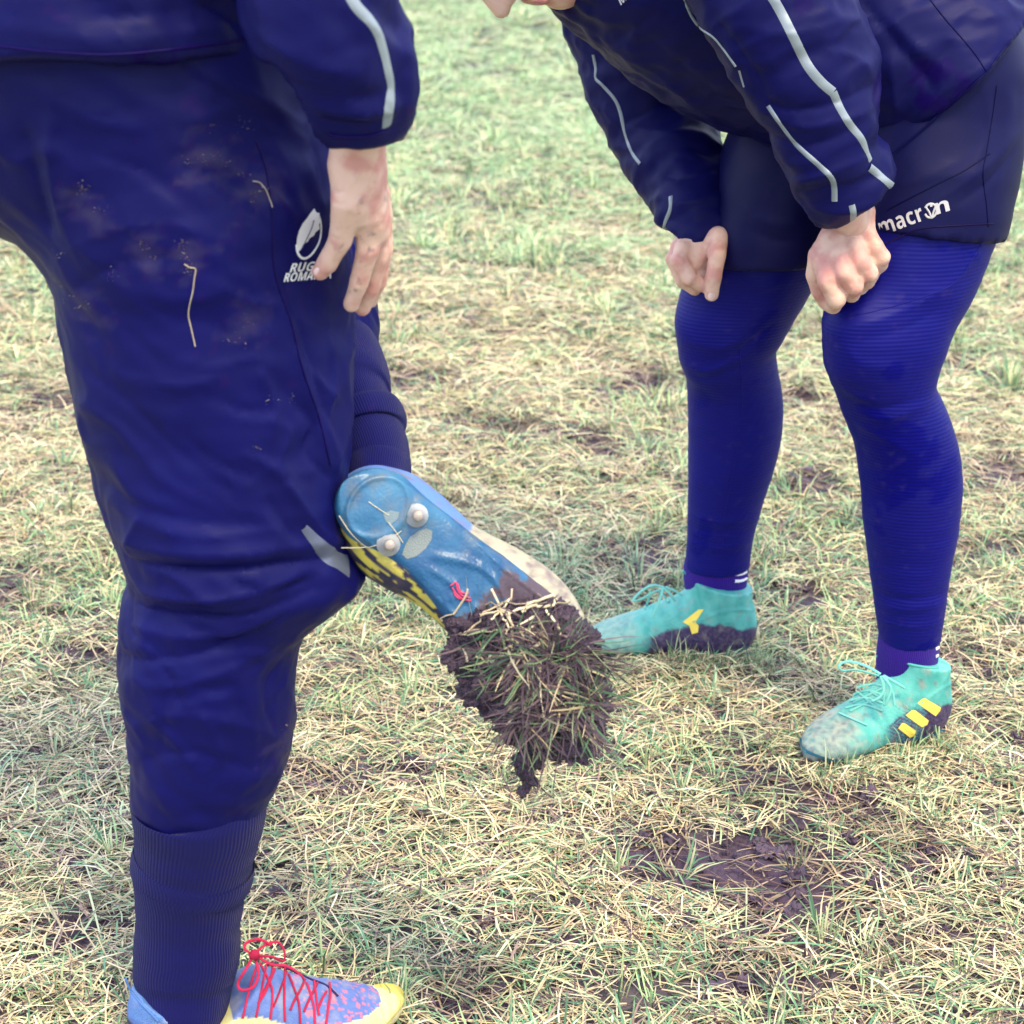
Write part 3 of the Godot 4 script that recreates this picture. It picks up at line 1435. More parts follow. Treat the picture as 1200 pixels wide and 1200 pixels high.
func left_trousers(root: Node3D) -> void:
	var f := Field.new()
	# near leg, hip to shin
	f.chain([[Vector3(-0.3333, 1.0607, -1.87), 0.1771, 0.15], [Vector3(-0.3314, 1.0004, -1.87), 0.1711, 0.15], [Vector3(-0.3135, 0.9387, -1.87), 0.1544, 0.145], [Vector3(-0.2982, 0.8777, -1.86), 0.1428, 0.138], [Vector3(-0.2887, 0.8215, -1.86), 0.1364, 0.132], [Vector3(-0.2818, 0.7572, -1.855), 0.1329, 0.126], [Vector3(-0.2796, 0.7001, -1.85), 0.1295, 0.12],
		[Vector3(-0.279, 0.6421, -1.845), 0.1204, 0.115], [Vector3(-0.2741, 0.5962, -1.84), 0.1105, 0.112], [Vector3(-0.2686, 0.5655, -1.84), 0.1074, 0.108], [Vector3(-0.269, 0.5478, -1.84), 0.1023, 0.104], [Vector3(-0.2702, 0.5317, -1.84), 0.0923, 0.098], [Vector3(-0.279, 0.512, -1.84), 0.0864, 0.096], [Vector3(-0.2905, 0.4858, -1.838), 0.0871, 0.094],
		[Vector3(-0.2983, 0.4502, -1.836), 0.0863, 0.092], [Vector3(-0.3008, 0.4048, -1.834), 0.0857, 0.088], [Vector3(-0.302, 0.3579, -1.834), 0.0817, 0.084], [Vector3(-0.3096, 0.3197, -1.834), 0.0706, 0.077], [Vector3(-0.3149, 0.3005, -1.834), 0.0683, 0.072], [Vector3(-0.3173, 0.2714, -1.834), 0.0635, 0.063]], AWAY, 0.02, 2)
	# cloth bunched at the front of the knee
	f.chain([[Vector3(-0.2387, 0.5358, -1.83), 0.028, 0.06], [Vector3(-0.1847, 0.5257, -1.82), 0.0279, 0.05], [Vector3(-0.1669, 0.5313, -1.815), 0.018, 0.04]], AWAY, 0.025, 2)
	# seat and far side
	f.chain([[Vector3(-0.5174, 1.0094, -1.97), 0.093, 0.14], [Vector3(-0.5056, 0.966, -1.965), 0.0813, 0.125], [Vector3(-0.483, 0.9052, -1.95), 0.0506, 0.08]], AWAY, 0.04, 2)
	f.chain([[Vector3(-0.4259, 1.0382, -1.93), 0.1893, 0.16], [Vector3(-0.3565, 1.0239, -1.98), 0.162, 0.15]], AWAY, 0.06, 1)
	# raised thigh behind the near one, knee out to the front
	f.chain([[Vector3(-0.3575, 0.9861, -2.02), 0.0998, 0.11], [Vector3(-0.2879, 0.8652, -2.08), 0.0829, 0.1], [Vector3(-0.2152, 0.7529, -2.1), 0.0646, 0.085], [Vector3(-0.1896, 0.7167, -2.07), 0.0463, 0.062], [Vector3(-0.1833, 0.7004, -2.03), 0.0412, 0.052]], AWAY, 0.03, 2)
	f.cut(Vector3(-0.3696, 1.1124, -1.87), Vector3(-0.05, 1, 0), 0.6)
	var md := nets(f, 0.0042)
	md.smooth(1)
	var flow := Vector3(0.75, -0.6, 0.1).normalized()
	var flat := Vector3(1, 0.12, 0.0).normalized()
	var fo := folds_on(md, [
		# creases and ridges at the knee
		[[Vector2(-0.20279, -0.40000), Vector2(-0.17980, -0.40580), Vector2(-0.14843, -0.40775), Vector2(-0.11680, -0.40387), Vector2(-0.09332, -0.40000)], -0.010, 0.010], [[Vector2(-0.20484, -0.39036), Vector2(-0.17929, -0.39710), Vector2(-0.14348, -0.39806), Vector2(-0.11195, -0.39421), Vector2(-0.08766, -0.39036)], 0.006, 0.016],
		[[Vector2(-0.19634, -0.41846), Vector2(-0.17179, -0.42336), Vector2(-0.14001, -0.42042), Vector2(-0.10802, -0.40969)], 0.006, 0.010], [[Vector2(-0.19470, -0.42827), Vector2(-0.16785, -0.43419), Vector2(-0.13597, -0.43123), Vector2(-0.10381, -0.41846)], -0.006, 0.008], [[Vector2(-0.20525, -0.43716), Vector2(-0.17761, -0.44609), Vector2(-0.14090, -0.44013), Vector2(-0.11222, -0.42631)], 0.006, 0.012],
		[[Vector2(-0.20921, -0.45558), Vector2(-0.19207, -0.45909), Vector2(-0.16442, -0.45508), Vector2(-0.13173, -0.43815), Vector2(-0.11550, -0.42926)], -0.006, 0.010], [[Vector2(-0.20467, -0.44211), Vector2(-0.18972, -0.45808), Vector2(-0.17226, -0.47320)], 0.004, 0.009], [[Vector2(-0.19860, -0.41846), Vector2(-0.20077, -0.43815), Vector2(-0.19566, -0.45808)], -0.003, 0.010],
		[[Vector2(-0.20822, -0.46815), Vector2(-0.18390, -0.47574), Vector2(-0.15110, -0.46311), Vector2(-0.12304, -0.44808)], 0.0045, 0.014], [[Vector2(-0.20377, -0.49873), Vector2(-0.17555, -0.49103), Vector2(-0.14356, -0.49873), Vector2(-0.12312, -0.50906)], 0.004, 0.013], [[Vector2(-0.20277, -0.51945), Vector2(-0.17219, -0.51425), Vector2(-0.14019, -0.52730)], -0.004, 0.012],
		[[Vector2(-0.15110, -0.46311), Vector2(-0.14310, -0.48847), Vector2(-0.13961, -0.51425)], 0.0035, 0.012], [[Vector2(-0.18345, -0.46815), Vector2(-0.18725, -0.49359), Vector2(-0.19345, -0.51945)], -0.003, 0.012],
		# side seam and the long ridges over the thigh
		[[Vector2(-0.12023, -0.24758), Vector2(-0.11186, -0.27399), Vector2(-0.10751, -0.29637), Vector2(-0.09975, -0.32368), Vector2(-0.09523, -0.34683)], 0.0045, 0.007], [[Vector2(-0.11529, -0.25195), Vector2(-0.10529, -0.28290), Vector2(-0.09914, -0.30542), Vector2(-0.09128, -0.33290)], -0.004, 0.007], [[Vector2(-0.09121, -0.27399), Vector2(-0.09030, -0.30089), Vector2(-0.09464, -0.32828), Vector2(-0.08994, -0.34683)], 0.0045, 0.010],
		[[Vector2(-0.12687, -0.32368), Vector2(-0.11401, -0.33059), Vector2(-0.11904, -0.34683), Vector2(-0.11073, -0.36089)], 0.004, 0.010], [[Vector2(-0.11122, -0.31452), Vector2(-0.10078, -0.32828), Vector2(-0.10565, -0.34217), Vector2(-0.09508, -0.35619)], -0.005, 0.010], [[Vector2(-0.11941, -0.35619), Vector2(-0.11108, -0.37033), Vector2(-0.10267, -0.38461), Vector2(-0.09046, -0.39421)], 0.007, 0.012], [[Vector2(-0.12865, -0.36560), Vector2(-0.12038, -0.38079), Vector2(-0.11106, -0.39421)], -0.005, 0.012],
		[[Vector2(-0.16830, -0.13921), Vector2(-0.15250, -0.15058), Vector2(-0.13247, -0.16286), Vector2(-0.11226, -0.17525)], -0.004, 0.010], [[Vector2(-0.16210, -0.13840), Vector2(-0.14430, -0.15139), Vector2(-0.12005, -0.16286), Vector2(-0.09979, -0.17525)], 0.004, 0.012], [[Vector2(-0.23782, -0.17525), Vector2(-0.23279, -0.20037), Vector2(-0.22886, -0.23023)], -0.006, 0.012], [[Vector2(-0.22386, -0.16698), Vector2(-0.22533, -0.19615), Vector2(-0.22175, -0.22593)], 0.006, 0.016],
		[[Vector2(-0.22529, -0.23888), Vector2(-0.19890, -0.22593), Vector2(-0.16907, -0.22249), Vector2(-0.13582, -0.23455)], 0.0035, 0.018], [[Vector2(-0.21980, -0.25633), Vector2(-0.19583, -0.24322), Vector2(-0.16153, -0.23888)], -0.0035, 0.014], [[Vector2(-0.22026, -0.31452), Vector2(-0.20156, -0.32828), Vector2(-0.18132, -0.35619), Vector2(-0.15130, -0.37508)], 0.004, 0.016], [[Vector2(-0.21675, -0.29637), Vector2(-0.19627, -0.31452), Vector2(-0.17168, -0.34217), Vector2(-0.14196, -0.36560)], -0.0045, 0.014],
		[[Vector2(-0.15451, -0.18775), Vector2(-0.13403, -0.19615), Vector2(-0.11779, -0.20884), Vector2(-0.10775, -0.22164)], 0.0045, 0.012], [[Vector2(-0.15706, -0.19615), Vector2(-0.13656, -0.20544), Vector2(-0.12161, -0.21949)], -0.004, 0.011], [[Vector2(-0.09993, -0.17941), Vector2(-0.09549, -0.19615), Vector2(-0.09269, -0.21309)], -0.005, 0.012], [[Vector2(-0.18124, -0.28290), Vector2(-0.15606, -0.29637), Vector2(-0.12985, -0.29187), Vector2(-0.11288, -0.30089)], 0.003, 0.014],
		[[Vector2(-0.14945, -0.25195), Vector2(-0.13281, -0.26161), Vector2(-0.11574, -0.26337)], 0.0035, 0.008], [[Vector2(-0.19537, -0.30089), Vector2(-0.16963, -0.30633), Vector2(-0.14674, -0.30089)], 0.003, 0.009], [[Vector2(-0.13005, -0.29637), Vector2(-0.12125, -0.31452), Vector2(-0.12394, -0.33753)], 0.0045, 0.008], [[Vector2(-0.14086, -0.34217), Vector2(-0.12360, -0.35056), Vector2(-0.11108, -0.37033)], 0.005, 0.009], [[Vector2(-0.10604, -0.29187), Vector2(-0.09569, -0.30633), Vector2(-0.08810, -0.31452)], 0.004, 0.007],
		[[Vector2(-0.17307, -0.32828), Vector2(-0.15431, -0.34683), Vector2(-0.13267, -0.35619)], -0.0035, 0.009], [[Vector2(-0.19136, -0.37508), Vector2(-0.20152, -0.39421), Vector2(-0.19526, -0.40145)], 0.004, 0.009], [[Vector2(-0.18867, -0.40387), Vector2(-0.16700, -0.41846), Vector2(-0.15420, -0.43320)], 0.0045, 0.008], [[Vector2(-0.15743, -0.40775), Vector2(-0.13541, -0.41846), Vector2(-0.10819, -0.41456)], -0.0045, 0.007], [[Vector2(-0.19488, -0.44559), Vector2(-0.18145, -0.47320), Vector2(-0.17598, -0.49873)], -0.003, 0.007], [[Vector2(-0.17714, -0.47828), Vector2(-0.16235, -0.50389), Vector2(-0.15794, -0.52730)], 0.0035, 0.009],
		[[Vector2(-0.20739, -0.48336), Vector2(-0.18987, -0.49873), Vector2(-0.17275, -0.52468)], 0.003, 0.008], [[Vector2(-0.12343, -0.45808), Vector2(-0.13365, -0.48336), Vector2(-0.12895, -0.50389)], -0.0035, 0.008], [[Vector2(-0.23114, -0.15466), Vector2(-0.20343, -0.17111), Vector2(-0.17878, -0.17525)], 0.0035, 0.010], [[Vector2(-0.20462, -0.18775), Vector2(-0.18010, -0.19615), Vector2(-0.15612, -0.21736)], -0.003, 0.009],
		[[Vector2(-0.15677, -0.30996), Vector2(-0.13978, -0.31909), Vector2(-0.12231, -0.31909)], -0.004, 0.012], [[Vector2(-0.21670, -0.35619), Vector2(-0.19550, -0.37033), Vector2(-0.16496, -0.38079), Vector2(-0.13382, -0.38222)], -0.004, 0.013], [[Vector2(-0.21105, -0.37033), Vector2(-0.18734, -0.38222), Vector2(-0.15644, -0.38845), Vector2(-0.12049, -0.38366)], 0.004, 0.012],
	])
	md.displace(func(p: Vector3, n: Vector3) -> float:
		var low := 1.0 - smoothstep(0.52, 0.64, p.y)
		return crumple(p, flow, 1.15, 0.0062) * (1.0 - low * 0.5) + crumple(p * 1.8, flat, 1.0, 0.0030) * low + crumple(p * 2.2 + Vector3.ONE, flow, 1.0, 0.0020) + fo.at(p))
	var muddy := [Vector3(-0.2792, 0.8725, -1.73), Vector3(-0.3502, 0.8564, -1.75), Vector3(-0.2292, 0.8146, -1.72), Vector3(-0.2532, 0.9499, -1.73)]
	var smears := [Vector3(-0.2799, 0.8726, -1.72), Vector3(-0.2605, 0.9499, -1.73), Vector3(-0.2448, 0.9456, -1.73), Vector3(-0.3698, 0.9204, -1.76), Vector3(-0.3548, 0.9025, -1.76), Vector3(-0.3115, 0.8732, -1.73), Vector3(-0.2324, 0.8092, -1.72), Vector3(-0.2183, 0.9207, -1.73), Vector3(-0.3745, 0.8138, -1.76), Vector3(-0.2216, 0.3657, -1.8)]
	md.paint(func(p: Vector3, n: Vector3) -> Color:
		var close := near_any(p * Vector3(1, 1, 0.3), smears.map(func(q: Vector3) -> Vector3: return q * Vector3(1, 1, 0.3)), 0.032)
		var sm := clampf(close + dirt.get_noise_3dv(p * Vector3(1.2, 2.6, 1.0)) * 0.9 - 0.2, 0.0, 1.0) if close > 0.0 else 0.0
		if sm > 0.0 and n.z > 0.2:
			return navy(p, NAVY, 0.08).lerp(Color(0.055, 0.045, 0.08), sm * 0.42)
		return navy(p, NAVY, 0.0 + 0.03 * clampf(near_any(p, muddy, 0.13) * 1.3, 0.0, 1.0)))
	var o := put("trousers", md, nylon, root)
	o.set_meta("label", "loose navy nylon trousers splashed with dried mud")
	var ca := Caster.new(md)
	# printed emblem: a leaf inside an oval stroke, and two lines of lettering
	var white := Color(0.8, 0.8, 0.76)
	var leaf := draped_poly(ca, [Vector2(-0.09802, -0.21501), Vector2(-0.10000, -0.21736), Vector2(-0.10178, -0.21992), Vector2(-0.10398, -0.22249), Vector2(-0.10580, -0.22593), Vector2(-0.10700, -0.22980), Vector2(-0.10734, -0.23325), Vector2(-0.10662, -0.23671), Vector2(-0.10529, -0.23541), Vector2(-0.10393, -0.23282), Vector2(-0.10176, -0.23153), Vector2(-0.10085, -0.22980), Vector2(-0.09869, -0.22851), Vector2(-0.09779, -0.22679), Vector2(-0.09561, -0.22507), Vector2(-0.09596, -0.22292), Vector2(-0.09506, -0.22121), Vector2(-0.09585, -0.21949), Vector2(-0.09536, -0.21736), Vector2(-0.09703, -0.21693)], 2)
	leaf.join(draped_strip(ca, [Vector2(-0.10711, -0.23282), Vector2(-0.10683, -0.23671), Vector2(-0.10544, -0.23931), Vector2(-0.10334, -0.24018), Vector2(-0.10074, -0.23888), Vector2(-0.09809, -0.23585), Vector2(-0.09583, -0.23153), Vector2(-0.09481, -0.22636), Vector2(-0.09488, -0.22206), Vector2(-0.09561, -0.21864)], 0.0026, 0.0009, 6, 0.0014))
	leaf.fill(white)
	put("printed_emblem", leaf, print_mat, o)
	var vein := draped_strip(ca, [Vector2(-0.10531, -0.23585), Vector2(-0.10258, -0.23066), Vector2(-0.09984, -0.22507), Vector2(-0.09843, -0.22078)], 0.0008, 0.0013, 6, 0.0005)
	vein.fill(Color(0.03, 0.025, 0.1))
	put("printed_vein", vein, print_mat, o)
	var word := draped_text(ca, "RUGBY", Vector2(-0.11148, -0.24714), Vector2(-0.09203, -0.24562) - Vector2(-0.11148, -0.24714), Vector2(-0.11066, -0.24257) - Vector2(-0.11148, -0.24714), 0.0009, "Droid Sans", 0.2)
	word.fill(white)
	put("printed_word", word, print_mat, o)
	word = draped_text(ca, "ROMANIA", Vector2(-0.11465, -0.25195), Vector2(-0.09090, -0.25020) - Vector2(-0.11465, -0.25195), Vector2(-0.11405, -0.24749) - Vector2(-0.11465, -0.25195), 0.0009, "Droid Sans", 0.2)
	word.fill(white)
	put("printed_word", word, print_mat, o)
	# reflective piece at the bunched cuff by the knee
	var refl := draped_strip(ca, [Vector2(-0.10889, -0.38366), Vector2(-0.10376, -0.39036), Vector2(-0.09816, -0.39710), Vector2(-0.09160, -0.40241), Vector2(-0.08631, -0.40580)], 0.007, 0.0014, 8, 0.024)
	refl.fill(Color(0.09, 0.105, 0.16))
	put("reflective_panel", refl, tape, o)
	# side seam
	var seam := draped_cord(ca, [Vector2(-0.12501, -0.18149), Vector2(-0.12062, -0.19615), Vector2(-0.11898, -0.21736), Vector2(-0.11853, -0.24758), Vector2(-0.11100, -0.27399), Vector2(-0.10664, -0.29637), Vector2(-0.09887, -0.32368), Vector2(-0.09398, -0.34916)], 0.0009, 0.0, 8)
	seam.fill(NAVY * 0.7)
	put("seam", seam, nylon, o)
	# dried mud flakes: many small crusts
	var crust := MD.new()
	var spots := [[Vector2(-0.16294, -0.23368), Vector2(-0.16398, -0.23715), Vector2(-0.16248, -0.24061), Vector2(-0.16140, -0.24409), Vector2(-0.16449, -0.23109), Vector2(-0.16021, -0.24583)], [Vector2(-0.15683, -0.19195), Vector2(-0.15056, -0.19195), Vector2(-0.14545, -0.19027), Vector2(-0.14136, -0.19195), Vector2(-0.15980, -0.19279)], [Vector2(-0.21093, -0.20544), Vector2(-0.21252, -0.20417), Vector2(-0.20851, -0.20671), Vector2(-0.20319, -0.21479), Vector2(-0.20072, -0.21565)], [Vector2(-0.18172, -0.23541), Vector2(-0.17944, -0.23975), Vector2(-0.18416, -0.23368)], [Vector2(-0.20054, -0.24976), Vector2(-0.19947, -0.24671)], [Vector2(-0.13722, -0.28290), Vector2(-0.14236, -0.28201), Vector2(-0.13321, -0.27044), Vector2(-0.13247, -0.27310)], [Vector2(-0.12617, -0.20799), Vector2(-0.12835, -0.20969), Vector2(-0.12185, -0.20544), Vector2(-0.13203, -0.19826)], [Vector2(-0.21440, -0.26425), Vector2(-0.21667, -0.26602), Vector2(-0.21055, -0.27044)], [Vector2(-0.22529, -0.23888), Vector2(-0.22801, -0.25195), Vector2(-0.22270, -0.26073)], [Vector2(-0.13010, -0.33753), Vector2(-0.12299, -0.31452), Vector2(-0.11333, -0.31270)], [Vector2(-0.14552, -0.17525), Vector2(-0.12885, -0.17442), Vector2(-0.13172, -0.17360)], [Vector2(-0.12272, -0.49873), Vector2(-0.12193, -0.51425), Vector2(-0.12627, -0.52992)]]
	for s in spots:
		for d in s:
			for k in 9:
				var c: Vector2 = d + Vector2(rng.randfn(), rng.randfn()) * 0.0016
				var r := rng.randf_range(0.00012, 0.00045) * (0.4 + rng.randf() * rng.randf() * 1.6)
				var poly := []
				var stretch_ := rng.randf_range(0.8, 2.6)
				var an0 := rng.randf_range(-0.6, 0.9) + (PI if rng.randf() < 0.5 else 0.0)
				for e in 8:
					var an := TAU * e / 8
					poly.append(c + (Vector2(cos(an) * stretch_, sin(an) / stretch_) * r * rng.randf_range(0.5, 1.35)).rotated(an0))
				var fl := draped_poly(ca, poly, 0, 0.0004)
				fl.fill(Color(0.05, 0.035, 0.07).lerp(Color(0.21, 0.17, 0.18), pow(rng.randf(), 1.7)))
				crust.join(fl)
	put("dried_mud", crust, mud_mat, o).set_meta("kind", "stuff")
	# a dry grass stem stuck to the cloth
	var stem := draped_cord(ca, [Vector2(-0.16345, -0.24279), Vector2(-0.16099, -0.24453), Vector2(-0.15806, -0.24540), Vector2(-0.15875, -0.25020), Vector2(-0.15998, -0.25721), Vector2(-0.16208, -0.26425), Vector2(-0.16281, -0.26956), Vector2(-0.16186, -0.27577), Vector2(-0.16024, -0.28559)], 0.0006, 0.001, 8)
	stem.fill(Color(0.4, 0.33, 0.25))
	tag(put("grass_stem", stem, lace_mat), "thin bent dry grass stem stuck to the muddy navy trouser thigh", "grass stem")
	var twig := draped_cord(ca, [Vector2(-0.12755, -0.20121), Vector2(-0.12423, -0.20206), Vector2(-0.12143, -0.20544), Vector2(-0.11955, -0.21054), Vector2(-0.11844, -0.21437)], 0.0005, 0.0008, 6)
	twig.fill(Color(0.42, 0.35, 0.28))
	tag(put("grass_stem", twig, lace_mat), "short curled dry grass stem stuck above the white trouser emblem", "grass stem")


func left_jacket(root: Node3D) -> void:
	var f := Field.new()
	f.chain([[Vector3(-0.3703, 0.9851, -1.87), 0.194, 0.185], [Vector3(-0.3632, 1.0533, -1.87), 0.1862, 0.185], [Vector3(-0.33, 1.1414, -1.87), 0.18, 0.175], [Vector3(-0.2674, 1.2338, -1.86), 0.1722, 0.175], [Vector3(-0.1985, 1.3089, -1.86), 0.1407, 0.17], [Vector3(-0.1571, 1.3621, -1.86), 0.0999, 0.12], [Vector3(-0.131, 1.4012, -1.86), 0.0602, 0.08]], AWAY, 0.03, 2)
	f.chain([[Vector3(-0.1783, 1.3004, -1.7), 0.0561, 0.07], [Vector3(-0.157, 1.1943, -1.68), 0.0575, 0.068], [Vector3(-0.1552, 1.0971, -1.675), 0.0612, 0.064], [Vector3(-0.1457, 1.063, -1.68), 0.0605, 0.062], [Vector3(-0.1373, 1.0313, -1.688), 0.0587, 0.058], [Vector3(-0.1303, 1.009, -1.698), 0.0488, 0.05], [Vector3(-0.127, 0.9883, -1.708), 0.0348, 0.038], [Vector3(-0.1277, 0.9745, -1.714), 0.0264, 0.034], [Vector3(-0.1288, 0.9519, -1.72), 0.0223, 0.03]], AWAY, 0.03, 2)
	# far arm tucked in front of the chest
	f.chain([[Vector3(-0.2149, 1.2819, -2.04), 0.0637, 0.07], [Vector3(-0.132, 1.1892, -2.08), 0.0528, 0.055], [Vector3(-0.1452, 1.1006, -2), 0.0403, 0.045]], AWAY, 0.03, 2)
	f.cut(Vector3(-0.3685, 1.0217, -1.87), Vector3(0.0, -1, 0.12), 0.30)
	f.cut(Vector3(-0.1282, 0.9745, -1.71), Vector3(0.05, -1, 0.0), 0.075)
	var md := nets(f, 0.0046)
	md.smooth(1)
	var flow := Vector3(0.8, -0.5, 0.0).normalized()
	var fo := folds_on(md, [
		[[Vector2(-0.12258, -0.12633), Vector2(-0.10670, -0.13840), Vector2(-0.08643, -0.14651), Vector2(-0.06589, -0.14813)], 0.004, 0.012], [[Vector2(-0.11901, -0.13840), Vector2(-0.10313, -0.15303), Vector2(-0.07856, -0.15958), Vector2(-0.05369, -0.15630)], -0.0045, 0.011], [[Vector2(-0.10732, -0.15466), Vector2(-0.08706, -0.16698), Vector2(-0.06635, -0.16781), Vector2(-0.05049, -0.16204)], 0.005, 0.010], [[Vector2(-0.09466, -0.17111), Vector2(-0.07895, -0.17360), Vector2(-0.06143, -0.17028)], -0.004, 0.007],
		[[Vector2(-0.08341, -0.11436), Vector2(-0.06946, -0.12633), Vector2(-0.05335, -0.13840), Vector2(-0.04774, -0.14651)], 0.003, 0.012], [[Vector2(-0.24108, -0.12633), Vector2(-0.20472, -0.13195), Vector2(-0.16368, -0.13034), Vector2(-0.12658, -0.12432)], 0.003, 0.012], [[Vector2(-0.22800, -0.11634), Vector2(-0.19585, -0.12232), Vector2(-0.15487, -0.11913)], -0.003, 0.012], [[Vector2(-0.15054, -0.11436), Vector2(-0.13869, -0.12153), Vector2(-0.12685, -0.13034)], -0.006, 0.012],
	])
	var hem := Vector3(-0.3685, 1.0217, -1.87)
	md.displace(func(p: Vector3, n: Vector3) -> float:
		return crumple(p, flow, 1.1, 0.0065) + crumple(p * 2.2, flow, 1.0, 0.0036) + fo.at(p))
	md.paint(func(p: Vector3, n: Vector3) -> Color: return navy(p, NAVY * 0.9, 0.02))
	var o := put("jacket", md, nylon, root)
	var ca := Caster.new(md)
	var refl := draped_strip(ca, [Vector2(-0.07918, -0.10880), Vector2(-0.07413, -0.11754), Vector2(-0.06818, -0.12392), Vector2(-0.06424, -0.13034), Vector2(-0.06157, -0.13921), Vector2(-0.05971, -0.14813), Vector2(-0.05861, -0.15466), Vector2(-0.05918, -0.16204), Vector2(-0.06015, -0.16863), Vector2(-0.06110, -0.17442)], 0.0092, 0.0012, 8)
	refl.fill(Color(0.21, 0.25, 0.28))
	put("reflective_stripe", refl, tape, o)
	var edge := draped_cord(ca, [Vector2(-0.24601, -0.13598), Vector2(-0.22164, -0.13880), Vector2(-0.19299, -0.14002), Vector2(-0.16410, -0.13759), Vector2(-0.13851, -0.13436), Vector2(-0.12447, -0.13195)], 0.0012, 0.0, 8)
	edge.fill(NAVY * 0.8)
	put("hem", edge, nylon, o)
	var cuff := draped_cord(ca, [Vector2(-0.08907, -0.17816), Vector2(-0.08328, -0.17941), Vector2(-0.07495, -0.17962), Vector2(-0.06660, -0.17858), Vector2(-0.06072, -0.17608)], 0.0016, 0.0004, 6)
	cuff.fill(NAVY * 0.7)
	put("cuff", cuff, nylon, o)


func head_md(at: Transform3D) -> MD:
	var f := Field.new()
	var b := func(p: Vector3, q: Vector3, r: float, s: float, k: float) -> void:
		f.gk.append(k)
		f.bone(p, q, Vector2(r, r), Vector2(s, s), Vector3.BACK)
	# own axes: y to the top of the head, z to the face
	f.gk.append(0.02)
	f.bone(Vector3(0, 0.035, -0.02), Vector3(0, 0.036, -0.018), Vector2(0.076, 0.094), Vector2(0.076, 0.094), Vector3.BACK)
	b.call(Vector3(0, 0.02, 0.035), Vector3(0, -0.02, 0.045), 0.058, 0.05, 0.03)
	b.call(Vector3(0, -0.05, 0.045), Vector3(0, -0.088, 0.07), 0.048, 0.026, 0.02)
	for s in [-1.0, 1.0]:
		b.call(Vector3(s * 0.048, -0.075, 0.01), Vector3(s * 0.012, -0.098, 0.066), 0.022, 0.017, 0.02)
		b.call(Vector3(s * 0.012, 0.028, 0.089), Vector3(s * 0.045, 0.026, 0.074), 0.011, 0.010, 0.012)
		b.call(Vector3(s * 0.045, -0.012, 0.068), Vector3(s * 0.05, -0.02, 0.05), 0.019, 0.02, 0.02)
		b.call(Vector3(s * 0.078, -0.02, -0.01), Vector3(s * 0.086, 0.02, -0.022), 0.011, 0.015, 0.004)
		b.call(Vector3(s * 0.012, -0.028, 0.1), Vector3(s * 0.013, -0.027, 0.101), 0.008, 0.008, 0.008)
		b.call(Vector3(s * 0.031, 0.008, 0.078), Vector3(s * 0.032, 0.008, 0.079), 0.0125, 0.0125, 0.004)
	b.call(Vector3(0, 0.018, 0.094), Vector3(0, -0.024, 0.116), 0.008, 0.0115, 0.012)
	b.call(Vector3(-0.016, -0.056, 0.092), Vector3(0.016, -0.056, 0.092), 0.0075, 0.0075, 0.006)
	b.call(Vector3(-0.014, -0.067, 0.090), Vector3(0.014, -0.067, 0.090), 0.0085, 0.0085, 0.006)
	b.call(Vector3(0, -0.06, -0.02), Vector3(0, -0.17, -0.05), 0.056, 0.06, 0.03)
	var m := nets(f, 0.0036)
	var warm := Color(0.6, 0.33, 0.3)
	m.paint(func(p: Vector3, n: Vector3) -> Color:
		var c := skin_color(p * 0.6, 0.0)
		if Vector2(p.x / 0.024, (p.y + 0.062) / 0.012).length() < 1.0 and p.z > 0.085:
			c = Color(0.5, 0.2, 0.2)
		if absf(p.y - 0.034) < 0.006 and absf(absf(p.x) - 0.03) < 0.02 and p.z > 0.06:
			c = Color(0.12, 0.07, 0.05)
		return c)
	m.move(at)
	return m


func hair_md(at: Transform3D) -> MD:
	var m := MD.new()
	var nz := noise(81, 14.0, 3)
	for j in 25:
		var th := PI * 0.62 * j / 24
		for i in 41:
			var ph := TAU * (i % 40) / 40
			var d := Vector3(sin(th) * cos(ph), cos(th), sin(th) * sin(ph))
			var lim := 1.0 if d.z < 0.35 or d.y > 0.52 else 0.9
			m.v.append(Vector3(0, 0.03, -0.018) + d * Vector3(0.087, 0.094, 0.106) * lim * (1.0 + 0.05 * nz.get_noise_3dv(d)))
	for j in 24:
		for i in 40:
			var a := j * 41 + i
			m.i.append_array([a, a + 41, a + 1, a + 1, a + 41, a + 42])
	m.normals()
	if m.n[6 * 41].dot(m.v[6 * 41] - Vector3(0, 0.03, 0)) < 0.0:
		m.flip()
	m.fill(Color(0.05, 0.033, 0.025))
	m.move(at)
	return m


